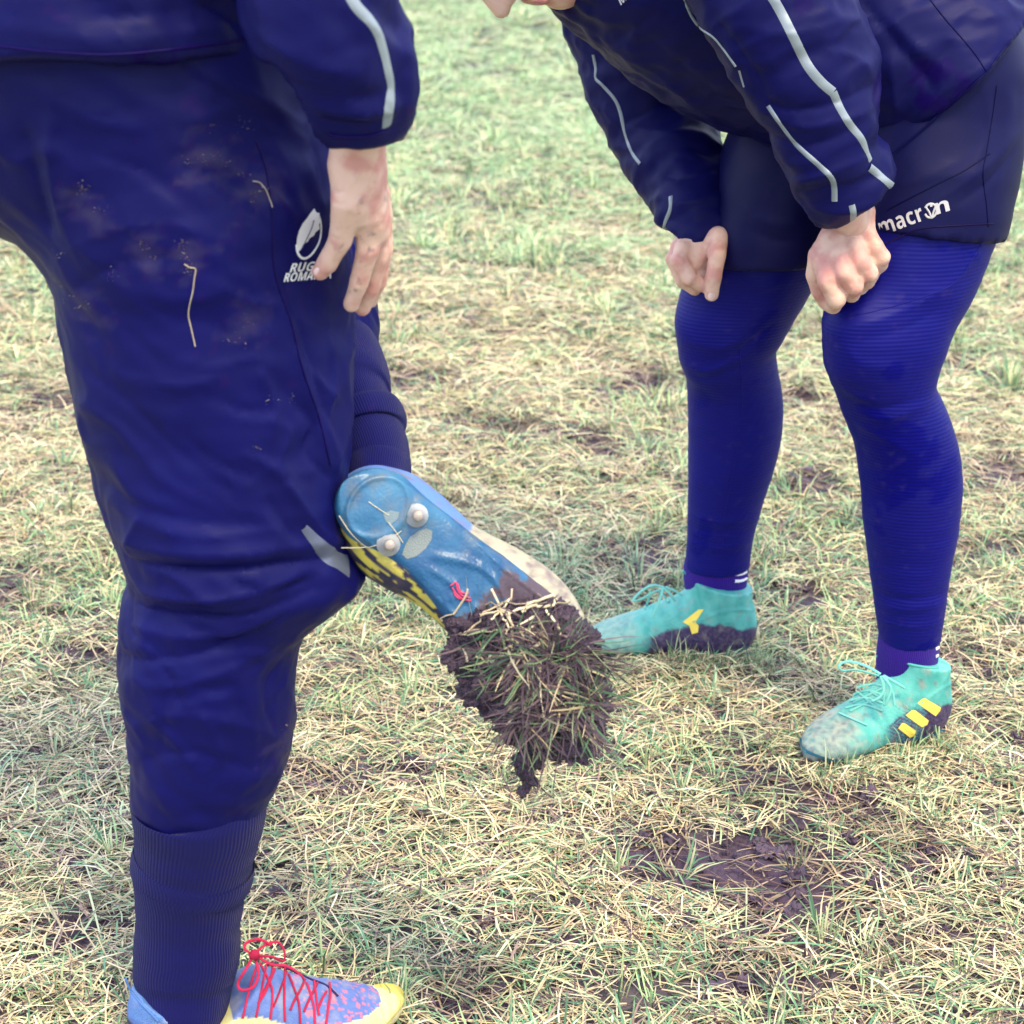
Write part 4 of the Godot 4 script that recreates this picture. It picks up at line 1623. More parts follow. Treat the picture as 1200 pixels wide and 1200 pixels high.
func left_body(root: Node3D) -> void:
	var f := Field.new()
	f.chain([[Vector3(-0.3858, 1.0218, -1.88), 0.108, 0.1], [Vector3(-0.3554, 1.1261, -1.88), 0.1059, 0.1], [Vector3(-0.2788, 1.2544, -1.87), 0.1174, 0.11], [Vector3(-0.2079, 1.3423, -1.86), 0.0788, 0.09], [Vector3(-0.156, 1.3947, -1.86), 0.044, 0.055]], AWAY, 0.03, 2)
	f.chain([[Vector3(-0.1871, 1.3007, -1.72), 0.0334, 0.0334], [Vector3(-0.1546, 1.1938, -1.69), 0.0282, 0.0282], [Vector3(-0.1434, 1.0753, -1.69), 0.0234, 0.0234], [Vector3(-0.1321, 0.9877, -1.72), 0.0171, 0.0171]], AWAY, 0.03, 2)
	f.chain([[Vector3(-0.2128, 1.2819, -2.02), 0.0394, 0.0394], [Vector3(-0.1314, 1.1896, -2.07), 0.0328, 0.0328], [Vector3(-0.1466, 1.1084, -2), 0.0242, 0.0242]], AWAY, 0.03, 2)
	f.chain([[Vector3(-0.3561, 0.9774, -1.87), 0.0852, 0.0852], [Vector3(-0.3064, 0.7751, -1.85), 0.0716, 0.0716], [Vector3(-0.2843, 0.5567, -1.84), 0.0544, 0.0544], [Vector3(-0.3044, 0.395, -1.835), 0.0474, 0.0474], [Vector3(-0.3368, 0.1033, -1.83), 0.0355, 0.0355], [Vector3(-0.3402, 0.0476, -1.82), 0.0338, 0.0338]], AWAY, 0.03, 2)
	f.chain([[Vector3(-0.3477, 0.9563, -2), 0.0828, 0.0828], [Vector3(-0.2708, 0.8321, -2.07), 0.0664, 0.0664], [Vector3(-0.1887, 0.7167, -2.07), 0.0285, 0.0285], [Vector3(-0.1589, 0.6712, -1.985), 0.0207, 0.0207], [Vector3(-0.1341, 0.607, -1.895), 0.0201, 0.0201]], AWAY, 0.03, 2)
	var md := nets(f, 0.012)
	# the right hand on the thigh: thumb towards us, fingers hanging behind it
	var h := Field.new()
	h.chain([[Vector3(-0.1282, 0.9885, -1.715), 0.0228, 0.022], [Vector3(-0.1302, 0.9668, -1.725), 0.0237, 0.022], [Vector3(-0.1303, 0.9411, -1.738), 0.024, 0.026], [Vector3(-0.1292, 0.917, -1.755), 0.0214, 0.034], [Vector3(-0.1257, 0.8992, -1.775), 0.015, 0.036]], AWAY, 0.012, 3)
	finger(h, [Vector3(-0.1413, 0.9471, -1.722), Vector3(-0.1414, 0.918, -1.722), Vector3(-0.1482, 0.8806, -1.74), Vector3(-0.1618, 0.8566, -1.752), Vector3(-0.1679, 0.849, -1.755)], [0.0135, 0.0128, 0.0105, 0.0094, 0.0078], 0.009)
	finger(h, [Vector3(-0.1267, 0.9212, -1.742), Vector3(-0.1244, 0.9027, -1.745), Vector3(-0.1257, 0.8696, -1.752), Vector3(-0.1349, 0.8373, -1.765), Vector3(-0.1433, 0.8137, -1.778)], [0.013, 0.011, 0.0102, 0.0088, 0.0076], 0.006)
	finger(h, [Vector3(-0.1202, 0.9164, -1.765), Vector3(-0.118, 0.8973, -1.77), Vector3(-0.1178, 0.8591, -1.777), Vector3(-0.1261, 0.8268, -1.788), Vector3(-0.1351, 0.804, -1.8)], [0.012, 0.0105, 0.0098, 0.0085, 0.0074], 0.006)
	finger(h, [Vector3(-0.1189, 0.9112, -1.79), Vector3(-0.116, 0.8914, -1.797), Vector3(-0.1156, 0.8575, -1.803), Vector3(-0.1217, 0.8247, -1.815), Vector3(-0.13, 0.8038, -1.828)], [0.0115, 0.010, 0.0092, 0.0082, 0.007], 0.006)
	finger(h, [Vector3(-0.1188, 0.9067, -1.812), Vector3(-0.1167, 0.8895, -1.82), Vector3(-0.1168, 0.8647, -1.826), Vector3(-0.1203, 0.8402, -1.836), Vector3(-0.1259, 0.8236, -1.845)], [0.0105, 0.009, 0.0084, 0.0076, 0.0066], 0.006)
	var hm := nets(h, 0.0018)
	hm.smooth(1)
	var creases := folds_on(hm, [[[Vector2(-0.08866, -0.20544), Vector2(-0.08577, -0.20714), Vector2(-0.08238, -0.20629)], -0.0016, 0.0022], [[Vector2(-0.08800, -0.21139), Vector2(-0.08510, -0.21309), Vector2(-0.08171, -0.21224)], -0.0014, 0.002], [[Vector2(-0.09022, -0.22851), Vector2(-0.08731, -0.23023), Vector2(-0.08393, -0.23066)], -0.0008, 0.0018], [[Vector2(-0.08297, -0.22679), Vector2(-0.08092, -0.22937), Vector2(-0.08014, -0.23153)], -0.0009, 0.002],
		[[Vector2(-0.07548, -0.23196), Vector2(-0.07215, -0.23412), Vector2(-0.06874, -0.23368)], -0.001, 0.002], [[Vector2(-0.07471, -0.23498), Vector2(-0.07179, -0.23671), Vector2(-0.06880, -0.23628)], -0.0008, 0.0018], [[Vector2(-0.08241, -0.20714), Vector2(-0.07891, -0.20248), Vector2(-0.07544, -0.19826), Vector2(-0.07277, -0.19195)], 0.0014, 0.004], [[Vector2(-0.07157, -0.21096), Vector2(-0.07010, -0.20248), Vector2(-0.06942, -0.19195)], 0.0014, 0.0035], [[Vector2(-0.06691, -0.20969), Vector2(-0.06585, -0.20037), Vector2(-0.06648, -0.19111)], 0.0012, 0.0035]])
	hm.displace(func(p: Vector3, n: Vector3) -> float: return creases.at(p) + skin_noise.get_noise_3dv(p * 2.5) * 0.0004)
	var grime := [Vector3(-0.123, 0.9192, -1.73), Vector3(-0.1203, 0.9205, -1.745), Vector3(-0.1185, 0.8604, -1.765), Vector3(-0.1317, 0.849, -1.755), Vector3(-0.1344, 0.8355, -1.757), Vector3(-0.1234, 0.8749, -1.742), Vector3(-0.1182, 0.8427, -1.79), Vector3(-0.139, 0.8803, -1.735)]
	hm.paint(func(p: Vector3, n: Vector3) -> Color:
		return skin_color(p, clampf(0.15 + 1.2 * near_any(p, grime, 0.022), 0.0, 1.0)))
	md.paint(func(p: Vector3, n: Vector3) -> Color: return skin_color(p, 0.0))
	md.join(hm)
	var ht := Transform3D(Basis.from_euler(Vector3(0.7, PI / 2, 0)), Vector3(-0.0908, 1.4651, -1.86))
	md.join(head_md(ht))
	var o := put("body", md, skin, root)
	o.set_meta("label", "right hand resting on the thigh, wrist bare below the cuff")
	put("nail", nail(Vector3(-0.168, 0.8497, -1.7475), Vector3(0.25, -0.55, 0.8), Vector3(-0.45, -0.85, -0.1), 0.0046, 0.005), skin, o)
	put("nail", nail(Vector3(-0.1417, 0.8139, -1.7715), Vector3(0.45, -0.3, 0.85), Vector3(-0.35, -0.9, -0.2), 0.0044, 0.0048), skin, o)
	put("nail", nail(Vector3(-0.1331, 0.8063, -1.794), Vector3(0.75, -0.2, 0.65), Vector3(-0.35, -0.9, -0.2), 0.004, 0.0046), skin, o)
	put("hair", hair_md(ht), hair_mat, root)


const SOCK := Color(0.0048, 0.0048, 0.062)

func left_socks(root: Node3D) -> void:
	var rough := func(u: float, v: float, p: Vector3) -> float:
		return 0.0022 * wrinkle_a.get_noise_3dv(p * Vector3(0.8, 2.6, 0.8)) + 0.0012 * wrinkle_b.get_noise_3dv(p * Vector3(0.8, 2.0, 0.8))
	# standing leg: turned-down top over the trouser end, then the leg down into the boot
	var m := sleeve([[Vector3(-0.316, 0.2869, -1.834), 0.062, 0.069], [Vector3(-0.3157, 0.284, -1.834), 0.0659, 0.0735], [Vector3(-0.3162, 0.2762, -1.834), 0.0669, 0.0745], [Vector3(-0.3181, 0.2567, -1.834), 0.0653, 0.072], [Vector3(-0.3213, 0.237, -1.834), 0.0625, 0.07], [Vector3(-0.3245, 0.2192, -1.834), 0.0605, 0.068], [Vector3(-0.3261, 0.2123, -1.834), 0.0628, 0.068], [Vector3(-0.3272, 0.2003, -1.834), 0.0625, 0.067], [Vector3(-0.3296, 0.1883, -1.834), 0.0582, 0.064], [Vector3(-0.3324, 0.1621, -1.834), 0.0554, 0.06],
		[Vector3(-0.3355, 0.1328, -1.832), 0.0547, 0.058], [Vector3(-0.3374, 0.1085, -1.83), 0.0549, 0.057], [Vector3(-0.341, 0.0846, -1.827), 0.0524, 0.055], [Vector3(-0.342, 0.0633, -1.82), 0.0489, 0.05], [Vector3(-0.3419, 0.0388, -1.81), 0.0453, 0.047], [Vector3(-0.3409, 0.0143, -1.8), 0.0408, 0.042]], AWAY, 220, 10, rough)
	m.paint(func(p: Vector3, n: Vector3) -> Color: return navy(p, SOCK, 0.02))
	put("sock", m, rib, root)
	# raised leg
	m = sleeve([[Vector3(-0.1771, 0.7032, -2.03), 0.0351, 0.045], [Vector3(-0.1668, 0.6923, -2.005), 0.0365, 0.048], [Vector3(-0.1613, 0.6793, -1.985), 0.0388, 0.05], [Vector3(-0.1593, 0.6693, -1.965), 0.0385, 0.05], [Vector3(-0.1561, 0.6635, -1.955), 0.0341, 0.044], [Vector3(-0.1534, 0.658, -1.95), 0.0341, 0.044], [Vector3(-0.1498, 0.6524, -1.945), 0.0408, 0.051], [Vector3(-0.1451, 0.6432, -1.935), 0.0416, 0.051], [Vector3(-0.1422, 0.6366, -1.928), 0.0364, 0.045], [Vector3(-0.1374, 0.6285, -1.915), 0.0362, 0.044], [Vector3(-0.1345, 0.6168, -1.905), 0.0345, 0.042], [Vector3(-0.1339, 0.6063, -1.892), 0.0335, 0.042], [Vector3(-0.1323, 0.5887, -1.872), 0.0316, 0.04]], AWAY, 200, 10, rough)
	m.paint(func(p: Vector3, n: Vector3) -> Color: return navy(p, SOCK * 1.15, 0.02))
	put("sock", m, rib, root)


func left_standing_boot(root: Node3D) -> void:
	var tr := boot_place(Vector3(-0.3983, 0, -1.7979), Vector3(-0.1139, 0, -1.8743), Vector3.UP)
	tr.origin.y -= 0.008
	var bf := boot_field(0.098, 0.004)
	bf.notch(Vector3(-0.004, 0.046, 0), Vector3(0.56, 0.83, 0), Vector3(0.002, 0.046, 0), Vector3(-0.62, 0.79, 0), 0.12)
	var md := nets(bf, 0.0028)
	md.smooth(1)
	md.displace(func(p: Vector3, n: Vector3) -> float:
		var s := 0.0
		# woven ridges over the toe and a soft seam where yellow meets blue
		if p.x > 0.12 and p.y > 0.03:
			s += 0.0006 * sin(p.x * 520.0 + 4.0 * wrinkle_b.get_noise_3dv(p * 3.0))
		return s + 0.0006 * wrinkle_b.get_noise_3dv(p * 4.0))
	var fleck := noise(91, 115.0, 2)
	var stain := noise(92, 40.0, 4)
	md.paint(func(p: Vector3, n: Vector3) -> Color:
		var blue := Color(0.05, 0.095, 0.29)
		var c := blue.lerp(Color(0.11, 0.17, 0.40), stain.get_noise_3dv(p) * 0.5 + 0.5)
		var yellow := Color(0.56, 0.50, 0.16)
		var rim := 0.060 - 0.022 * smoothstep(0.05, 0.13, p.x) + 0.004 * smoothstep(0.13, 0.18, p.x) + 0.02 * smoothstep(0.188, 0.2, p.x) + 0.003 * sin(p.x * 60.0)
		if p.x > 0.095 and fleck.get_noise_3dv(p * Vector3(0.9, 2.2, 0.9)) > 0.24:
			c = Color(0.42, 0.13, 0.2)
		if p.x < -0.03:
			# heel counter: dark with thin yellow bars
			c = Color(0.07, 0.13, 0.34)
			if p.y < 0.062 and p.y > 0.02:
				c = Color(0.025, 0.022, 0.05)
				if sin(p.x * 900.0 + p.y * 300.0) > 0.1 and p.y < 0.048 and p.x > -0.075:
					c = Color(0.74, 0.66, 0.12)
			if p.y >= 0.066:
				c = Color(0.08, 0.17, 0.4)
		elif p.y < rim:
			c = yellow.lerp(Color(0.62, 0.58, 0.32), stain.get_noise_3dv(p * 1.3) * 0.5 + 0.5)
		var g := clampf((stain.get_noise_3dv(p * 0.8 + Vector3.ONE * 3.0) - 0.12) * 2.2, 0.0, 1.0) * (0.8 if p.y < 0.025 else 0.35)
		return c.lerp(Color(0.42, 0.36, 0.25), g))
	md.move(tr)
	var o := put("boot", md, boot_mat, root)
	o.set_meta("label", "blue and pink boot with yellow edge and red laces, standing on the grass")
	var sm := sole_mesh(0.012, 0.007, func(x: float, z: float) -> float: return 0.0)
	sm.fill(Color(0.62, 0.55, 0.16))
	sm.move(tr)
	put("sole", sm, boot_mat, o)
	for q in [Vector2(-0.055, -0.018), Vector2(-0.055, 0.02), Vector2(0.11, -0.026), Vector2(0.11, 0.032), Vector2(0.165, -0.022), Vector2(0.165, 0.024)]:
		var st := stud(0.014, 0.0075)
		st.fill(Color(0.6, 0.6, 0.62))
		st.move(tr * Transform3D(Basis(), Vector3(q.x, 0.008, q.y)))
		put("stud", st, tape, o)
	var ca := Caster.new(md)
	# tongue edge: dark slit along the lacing
	var slit := draped_cord(ca, [Vector2(-0.13678, -0.64860), Vector2(-0.12628, -0.65312), Vector2(-0.11581, -0.65936), Vector2(-0.10623, -0.66391), Vector2(-0.09963, -0.67134)], 0.0016, 0.0002, 6)
	slit.fill(Color(0.02, 0.018, 0.07))
	put("tongue_edge", slit, lace_mat, o)
	var red := Color(0.30, 0.014, 0.045)
	for l in [[Vector2(-0.14464, -0.65086), Vector2(-0.14801, -0.66107), Vector2(-0.15150, -0.67363), Vector2(-0.15499, -0.68571)], [Vector2(-0.13974, -0.64973), Vector2(-0.14221, -0.66221), Vector2(-0.14465, -0.67363), Vector2(-0.14711, -0.68513)], [Vector2(-0.14357, -0.64860), Vector2(-0.13919, -0.65993), Vector2(-0.13714, -0.66905), Vector2(-0.13883, -0.68629)], [Vector2(-0.13502, -0.65312), Vector2(-0.13827, -0.66107), Vector2(-0.14153, -0.66905), Vector2(-0.14573, -0.67592)], [Vector2(-0.13581, -0.64860), Vector2(-0.13711, -0.65652), Vector2(-0.14036, -0.66448), Vector2(-0.14461, -0.67248)],
		[Vector2(-0.12827, -0.65426), Vector2(-0.13101, -0.66221), Vector2(-0.13377, -0.67019), Vector2(-0.13702, -0.67822)], [Vector2(-0.12915, -0.65199), Vector2(-0.13004, -0.66221), Vector2(-0.13053, -0.67478), Vector2(-0.13055, -0.68802)], [Vector2(-0.12738, -0.65652), Vector2(-0.12481, -0.66563), Vector2(-0.12226, -0.67592), Vector2(-0.12178, -0.68976)], [Vector2(-0.11827, -0.65993), Vector2(-0.12095, -0.66677), Vector2(-0.12462, -0.67363), Vector2(-0.12732, -0.68052)], [Vector2(-0.11737, -0.66221), Vector2(-0.11521, -0.67019), Vector2(-0.11357, -0.67937), Vector2(-0.11347, -0.69091)],
		[Vector2(-0.11104, -0.66221), Vector2(-0.11420, -0.66905), Vector2(-0.11737, -0.67592), Vector2(-0.11953, -0.68167)], [Vector2(-0.11295, -0.66107), Vector2(-0.11228, -0.67019), Vector2(-0.11158, -0.67822), Vector2(-0.11079, -0.68398)], [Vector2(-0.10635, -0.66791), Vector2(-0.10898, -0.67363), Vector2(-0.11165, -0.68052)], [Vector2(-0.10422, -0.66221), Vector2(-0.10399, -0.67019), Vector2(-0.10578, -0.68052), Vector2(-0.10709, -0.69091)]]:
		var c := draped_cord(ca, l, 0.0013, 0.001, 6, 0.6)
		c.fill(red * rng.randf_range(0.9, 1.5))
		put("lace", c, lace_mat, o)
	# the bow: two loops and a knot above the instep
	for l in [[Vector3(-0.263, 0.1278, -1.792), Vector3(-0.2682, 0.126, -1.77), Vector3(-0.2764, 0.1112, -1.768), Vector3(-0.2729, 0.1052, -1.765), Vector3(-0.2615, 0.1082, -1.765), Vector3(-0.2563, 0.1167, -1.775), Vector3(-0.2611, 0.1271, -1.79)],
		[Vector3(-0.2618, 0.1311, -1.79), Vector3(-0.2523, 0.1348, -1.8), Vector3(-0.2404, 0.1325, -1.81), Vector3(-0.2338, 0.1223, -1.81), Vector3(-0.2346, 0.1133, -1.805), Vector3(-0.2452, 0.1249, -1.795), Vector3(-0.2601, 0.1291, -1.79)],
		[Vector3(-0.2618, 0.1301, -1.79), Vector3(-0.2718, 0.1339, -1.795), Vector3(-0.2695, 0.1388, -1.8), Vector3(-0.2564, 0.1418, -1.8), Vector3(-0.2456, 0.1335, -1.802)], [Vector3(-0.2615, 0.1314, -1.788), Vector3(-0.2449, 0.119, -1.79), Vector3(-0.2297, 0.115, -1.793), Vector3(-0.2167, 0.1022, -1.797), Vector3(-0.2138, 0.0941, -1.8)]]:
		var c := cord(smooth_line(l, 8), 0.0015, 7, 0.7)
		c.fill(red * rng.randf_range(1.0, 1.5))
		put("lace", c, lace_mat, o)
	var knot := lump(95, Vector3(0.006, 0.0055, 0.005), 0.3, 8)
	knot.fill(red)
	knot.move(Transform3D(Basis(), Vector3(-0.2614, 0.132, -1.787)))
	put("lace_knot", knot, lace_mat, o)
	var rimc := draped_cord(ca, [Vector2(-0.22040, -0.65879), Vector2(-0.21800, -0.66677), Vector2(-0.21315, -0.67478), Vector2(-0.20771, -0.68167), Vector2(-0.20319, -0.68802)], 0.0012, 0.0005, 6)
	rimc.fill(Color(0.08, 0.17, 0.4))
	put("collar", rimc, lace_mat, o)


func left_raised_boot(root: Node3D) -> void:
	var heel := Vector3(-0.1578, 0.6358, -1.8)
	var toe := Vector3(0.0764, 0.4444, -1.77)
	var tr := boot_place(heel, toe, Vector3(-0.06, -0.42, -0.94))
	tr.basis.z *= 1.2
	var md := nets(boot_field(0.085, 0.004), 0.0034)
	md.smooth(1)
	var stain := noise(93, 40.0, 4)
	md.paint(func(p: Vector3, n: Vector3) -> Color:
		var c := Color(0.38, 0.35, 0.25)
		if p.z < 0.0:
			c = Color(0.025, 0.024, 0.06)
			if stain.get_noise_3dv(p * Vector3(0.35, 1.6, 1.0) + Vector3(0, 2, 0)) > 0.02:
				c = Color(0.66, 0.56, 0.09)
			if p.y > 0.05:
				c = Color(0.03, 0.05, 0.2)
		elif p.x < 0.04:
			c = Color(0.10, 0.2, 0.5)
		var g := clampf((stain.get_noise_3dv(p) - 0.05) * 2.2, 0.0, 1.0) * 0.8
		if p.x > 0.1:
			g = maxf(g, clampf(stain.get_noise_3dv(p * 1.6) * 2.0 + 0.3, 0.0, 1.0))
		return c.lerp(Color(0.17, 0.115, 0.13) if p.z < 0.0 else Color(0.17, 0.125, 0.13), g * (0.4 if p.z < 0.0 else 0.9)))
	md.move(tr)
	var o := put("boot", md, boot_mat, root)
	o.set_meta("label", "raised boot with blue studded sole, front half caked in mud")
	# outsole with moulded ridges
	var ridge := func(x: float, z: float) -> float:
		var s := 0.0
		s += 0.0026 * exp(-pow((Vector2(x + 0.045, z).length() - 0.026) / 0.0022, 2.0))
		s += 0.0036 * exp(-pow((z - 0.004 - 0.014 * sin((x - 0.04) * 42.0)) / 0.0028, 2.0)) * smoothstep(0.015, 0.035, x)
		s += 0.0028 * exp(-pow((z + 0.017 - 0.006 * sin((x - 0.02) * 38.0)) / 0.0022, 2.0)) * smoothstep(0.02, 0.04, x)
		s -= 0.0012 * exp(-pow((z - 0.021 + x * 0.05) / 0.006, 2.0)) * smoothstep(-0.01, 0.02, x)
		s -= 0.0036 * exp(-(pow((x - 0.004) / 0.012, 2.0) + pow(z / 0.018, 2.0)))
		s += 0.0022 * exp(-pow((absf(z) - 0.027 - 0.05 * maxf(x, 0.0)) / 0.0016, 2.0))
		s += 0.0018 * smoothstep(0.75, 0.95, sin((x + absf(z) * 0.8) * 330.0)) * smoothstep(0.045, 0.06, x)
		s += 0.0008 * wrinkle_b.get_noise_2d(x * 2.0, z * 2.0)
		s += 0.003 * exp(-(pow((x + 0.045) / 0.03, 2.0) + pow(z / 0.02, 2.0)))
		return s
	var sm := sole_mesh(0.010, 0.0098, ridge)
	var grime := noise(94, 30.0, 4)
	sm.paint(func(p: Vector3, n: Vector3) -> Color:
		var c := Color(0.010, 0.065, 0.165).lerp(Color(0.038, 0.15, 0.27), clampf(grime.get_noise_3dv(p * 0.5) + 0.5, 0.0, 1.0))
		var g := clampf((grime.get_noise_3dv(p * 1.2) - 0.05) * 2.0, 0.0, 1.0) * 0.7
		if p.x > 0.097 + 0.03 * grime.get_noise_3dv(p):
			g = 1.0
		return c.lerp(Color(0.10, 0.125, 0.15) if g < 1.0 else Color(0.07, 0.045, 0.06), g))
	for k in sm.v.size():
		# the plate narrows towards the ball of the foot, so that the upper shows beside it
		var e := smoothstep(0.0, 0.09, sm.v[k].x)
		sm.v[k].z = sm.v[k].z * (1.0 - 0.14 * e) - 0.005 * e
	sm.move(tr)
	var sole_mat := mat(0.38, 0.42, noise_tex(96, 0.05, 256), 0.05, 16.0)
	sole_mat.clearcoat_enabled = true
	sole_mat.clearcoat = 0.1
	sole_mat.clearcoat_roughness = 0.25
	put("sole", sm, sole_mat, o)
	var metal := mat(0.4, 0.5, noise_tex(97, 0.06, 256), 0.06, 40.0)
	metal.metallic = 0.35
	var ca := Caster.new(sm)
	for e in [[Vector2(-0.06491, -0.39325), 0.0088, 0.019], [Vector2(-0.04987, -0.37698), 0.0088, 0.019], [Vector2(0.00551, -0.47320), 0.0075, 0.012], [Vector2(0.02734, -0.44808), 0.0075, 0.012]]:
		var h := ca.cast(e[0])
		if not h[0]:
			continue
		var st := stud(e[2], e[1])
		st.paint(func(p: Vector3, n: Vector3) -> Color: return Color(0.34, 0.29, 0.25) if p.y < -0.0105 else Color(0.5, 0.5, 0.5))
		var lean := Basis(Vector3(0.25, 0.9, -0.2).normalized(), 0.0)
		st.move(Transform3D(tr.basis.orthonormalized() * lean, h[1] + tr.basis.y.normalized() * 0.001))
		put("stud", st, metal, o)
	# worn oval in the middle of the heel and a red mark by the mud
	var oval := draped_poly(ca, [Vector2(-0.05642, -0.39421), Vector2(-0.05364, -0.38892), Vector2(-0.04912, -0.38557), Vector2(-0.04463, -0.38414), Vector2(-0.04153, -0.38557), Vector2(-0.04204, -0.39036), Vector2(-0.04525, -0.39565), Vector2(-0.05025, -0.40000), Vector2(-0.05521, -0.40145), Vector2(-0.05786, -0.39903)], 1, 0.0006)
	oval.fill(Color(0.16, 0.19, 0.19))
	put("sole_badge", oval, boot_mat, o)
	oval = draped_poly(ca, [Vector2(-0.06722, -0.37603), Vector2(-0.06317, -0.37413), Vector2(-0.05874, -0.37508), Vector2(-0.05971, -0.37889), Vector2(-0.06334, -0.38222), Vector2(-0.06598, -0.38032)], 1, 0.0006)
	oval.fill(Color(0.15, 0.21, 0.24))
	put("sole_badge", oval, boot_mat, o)
	var mark := MD.new()
	for l in [[Vector2(-0.03248, -0.41651), Vector2(-0.02976, -0.41505), Vector2(-0.02889, -0.41846), Vector2(-0.02666, -0.42189), Vector2(-0.02216, -0.42385)], [Vector2(-0.03159, -0.41749), Vector2(-0.02847, -0.42238), Vector2(-0.02487, -0.42434), Vector2(-0.02171, -0.42533)], [Vector2(-0.02886, -0.41553), Vector2(-0.02710, -0.42042), Vector2(-0.02304, -0.42140)], [Vector2(-0.03070, -0.41944), Vector2(-0.02983, -0.42238), Vector2(-0.02713, -0.42434)]]:
		mark.join(draped_cord(ca, l, 0.0009, 0.001, 5))
	mark.fill(Color(0.55, 0.06, 0.14))
	put("red_mark", mark, lace_mat, o)
	# yellow and black upper edge showing along the lower side
	build_mud_clod(tr, ca)


func build_mud_clod(tr: Transform3D, ca: Caster) -> void:
	var f := Field.new()
	var z := -1.765
	for e in [[Vector3(-0.0322, 0.4779, -1.765), 46, 0.018], [Vector3(-0.0081, 0.4426, -1.755), 44, 0.022], [Vector3(0.0225, 0.4781, -1.755), 52, 0.026], [Vector3(0.0443, 0.4406, -1.75), 48, 0.034], [Vector3(0.0546, 0.4855, -1.758), 40, 0.026], [Vector3(0.0613, 0.4361, -1.75), 33, 0.03], [Vector3(0.0097, 0.42, -1.75), 36, 0.024], [Vector3(0.0552, 0.4047, -1.75), 40, 0.028],
		[Vector3(0.0245, 0.3823, -1.753), 20, 0.016], [Vector3(-0.0419, 0.5008, -1.773), 30, 0.010], [Vector3(0, 0.503, -1.768), 30, 0.014], [Vector3(0.0709, 0.4515, -1.755), 21, 0.024], [Vector3(0.0096, 0.5126, -1.772), 28, 0.012], [Vector3(0.0361, 0.5091, -1.768), 32, 0.018], [Vector3(-0.0201, 0.5012, -1.772), 26, 0.012], [Vector3(0.0696, 0.419, -1.752), 22, 0.022], [Vector3(-0.0323, 0.4457, -1.758), 26, 0.016]]:
		var r := float(e[1]) / 1345.0 * 0.95
		f.gk.append(0.012)
		f.bone(e[0], e[0] + Vector3(0, 0.0004, 0), Vector2(r, e[2]), Vector2(r, e[2]), AWAY)
	f.chain([[Vector3(0.0179, 0.381, -1.752), 0.0122, 0.0122], [Vector3(0.0139, 0.3582, -1.752), 0.0082, 0.0082], [Vector3(0.0115, 0.337, -1.752), 0.0049, 0.0049]], AWAY, 0.01, 2)
	var md := nets(f, 0.0026)
	var big := noise(101, 60.0, 4)
	var fine := noise(102, 190.0, 3)
	md.displace(func(p: Vector3, n: Vector3) -> float:
		return big.get_noise_3dv(p) * 0.013 + (1.0 - absf(big.get_noise_3dv(p * 1.7)) * 3.0) * 0.003 + fine.get_noise_3dv(p) * 0.004)
	md.paint(func(p: Vector3, n: Vector3) -> Color:
		return Color(0.028, 0.016, 0.034).lerp(Color(0.085, 0.055, 0.08), clampf(big.get_noise_3dv(p * 1.3 + Vector3.ONE) * 0.9 + 0.45, 0.0, 1.0)))
	var root := thing("mud_clod", Vector3(0.0245, 0.4042, -1.76))
	tag(root, "clod of dark mud and torn grass stuck under the raised boot's toe", "mud clod")
	var o := put("soil", md, mud_mat, root)
	var mc := Caster.new(md)
	var buried := mc.cast(Vector2(-0.01143, -0.45808))
	if buried[0]:
		var tip := lump(98, Vector3(0.0062, 0.0062, 0.005), 0.25, 10)  # pale tip of a buried boot stud poking through the mud
		tip.fill(Color(0.55, 0.52, 0.47))
		tip.move(Transform3D(Basis(), buried[1] + buried[2] * 0.004))
		put("stud_tip", tip, print_mat, root)
	# torn grass and straw matted into the mud
	var straw := MD.new()
	var grass := MD.new()
	for k in 1300:
		var an := rng.randf() * TAU
		var px := Vector2(rng.randfn(0.0, 1.0), rng.randfn(0.0, 1.0))
		var at2: Vector2 = Vector2(0.02301, -0.47828) + px * Vector2(0.013, 0.016)
		var bunch := k % 16
		var lie := Vector3(sin(bunch * 2.4), cos(bunch * 2.4) - 0.4, 0.2 * sin(bunch * 5.0))
		if k % 3 > 0:
			at2 = Vector2(0.02207, -0.47574) + Vector2(sin(bunch * 4.1) * 0.019, cos(bunch * 2.9) * 0.020) + px * 0.004
		if k % 6 == 0:
			at2 = Vector2(0.00000, -0.45307) + px * Vector2(0.016, 0.010)
		var h := mc.cast(at2)
		if not h[0]:
			continue
		var n: Vector3 = h[2]
		var d := Vector3(rng.randfn(), rng.randfn() - 0.5, rng.randfn() * 0.5)
		if k % 3 > 0:
			d = lie + d * 0.35
		d = (d - n * d.dot(n)).normalized()
		var wild := rng.randf() < 0.3
		d = (d + n * (rng.randf_range(0.2, 1.1) if wild else rng.randf_range(-0.1, 0.35))).normalized()
		var l := rng.randf_range(0.014, 0.05) * (1.25 if wild else 1.0)
		var p: Vector3 = h[1] + n * rng.randf_range(-0.001, 0.004)
		var t := rng.randf()
		var col := Color(0.05, 0.032, 0.048).lerp(Color(0.13, 0.09, 0.10), rng.randf())
		if t > 0.9:
			col = STRAW[rng.randi() % 5] * rng.randf_range(0.55, 0.95)
		elif t > 0.7:
			col = GREEN[rng.randi() % 6] * 0.55
		col.a = 1.0
		bent(straw if t <= 0.7 or t > 0.9 else grass, p, d, l, rng.randf_range(0.0009, 0.0026), n, col)
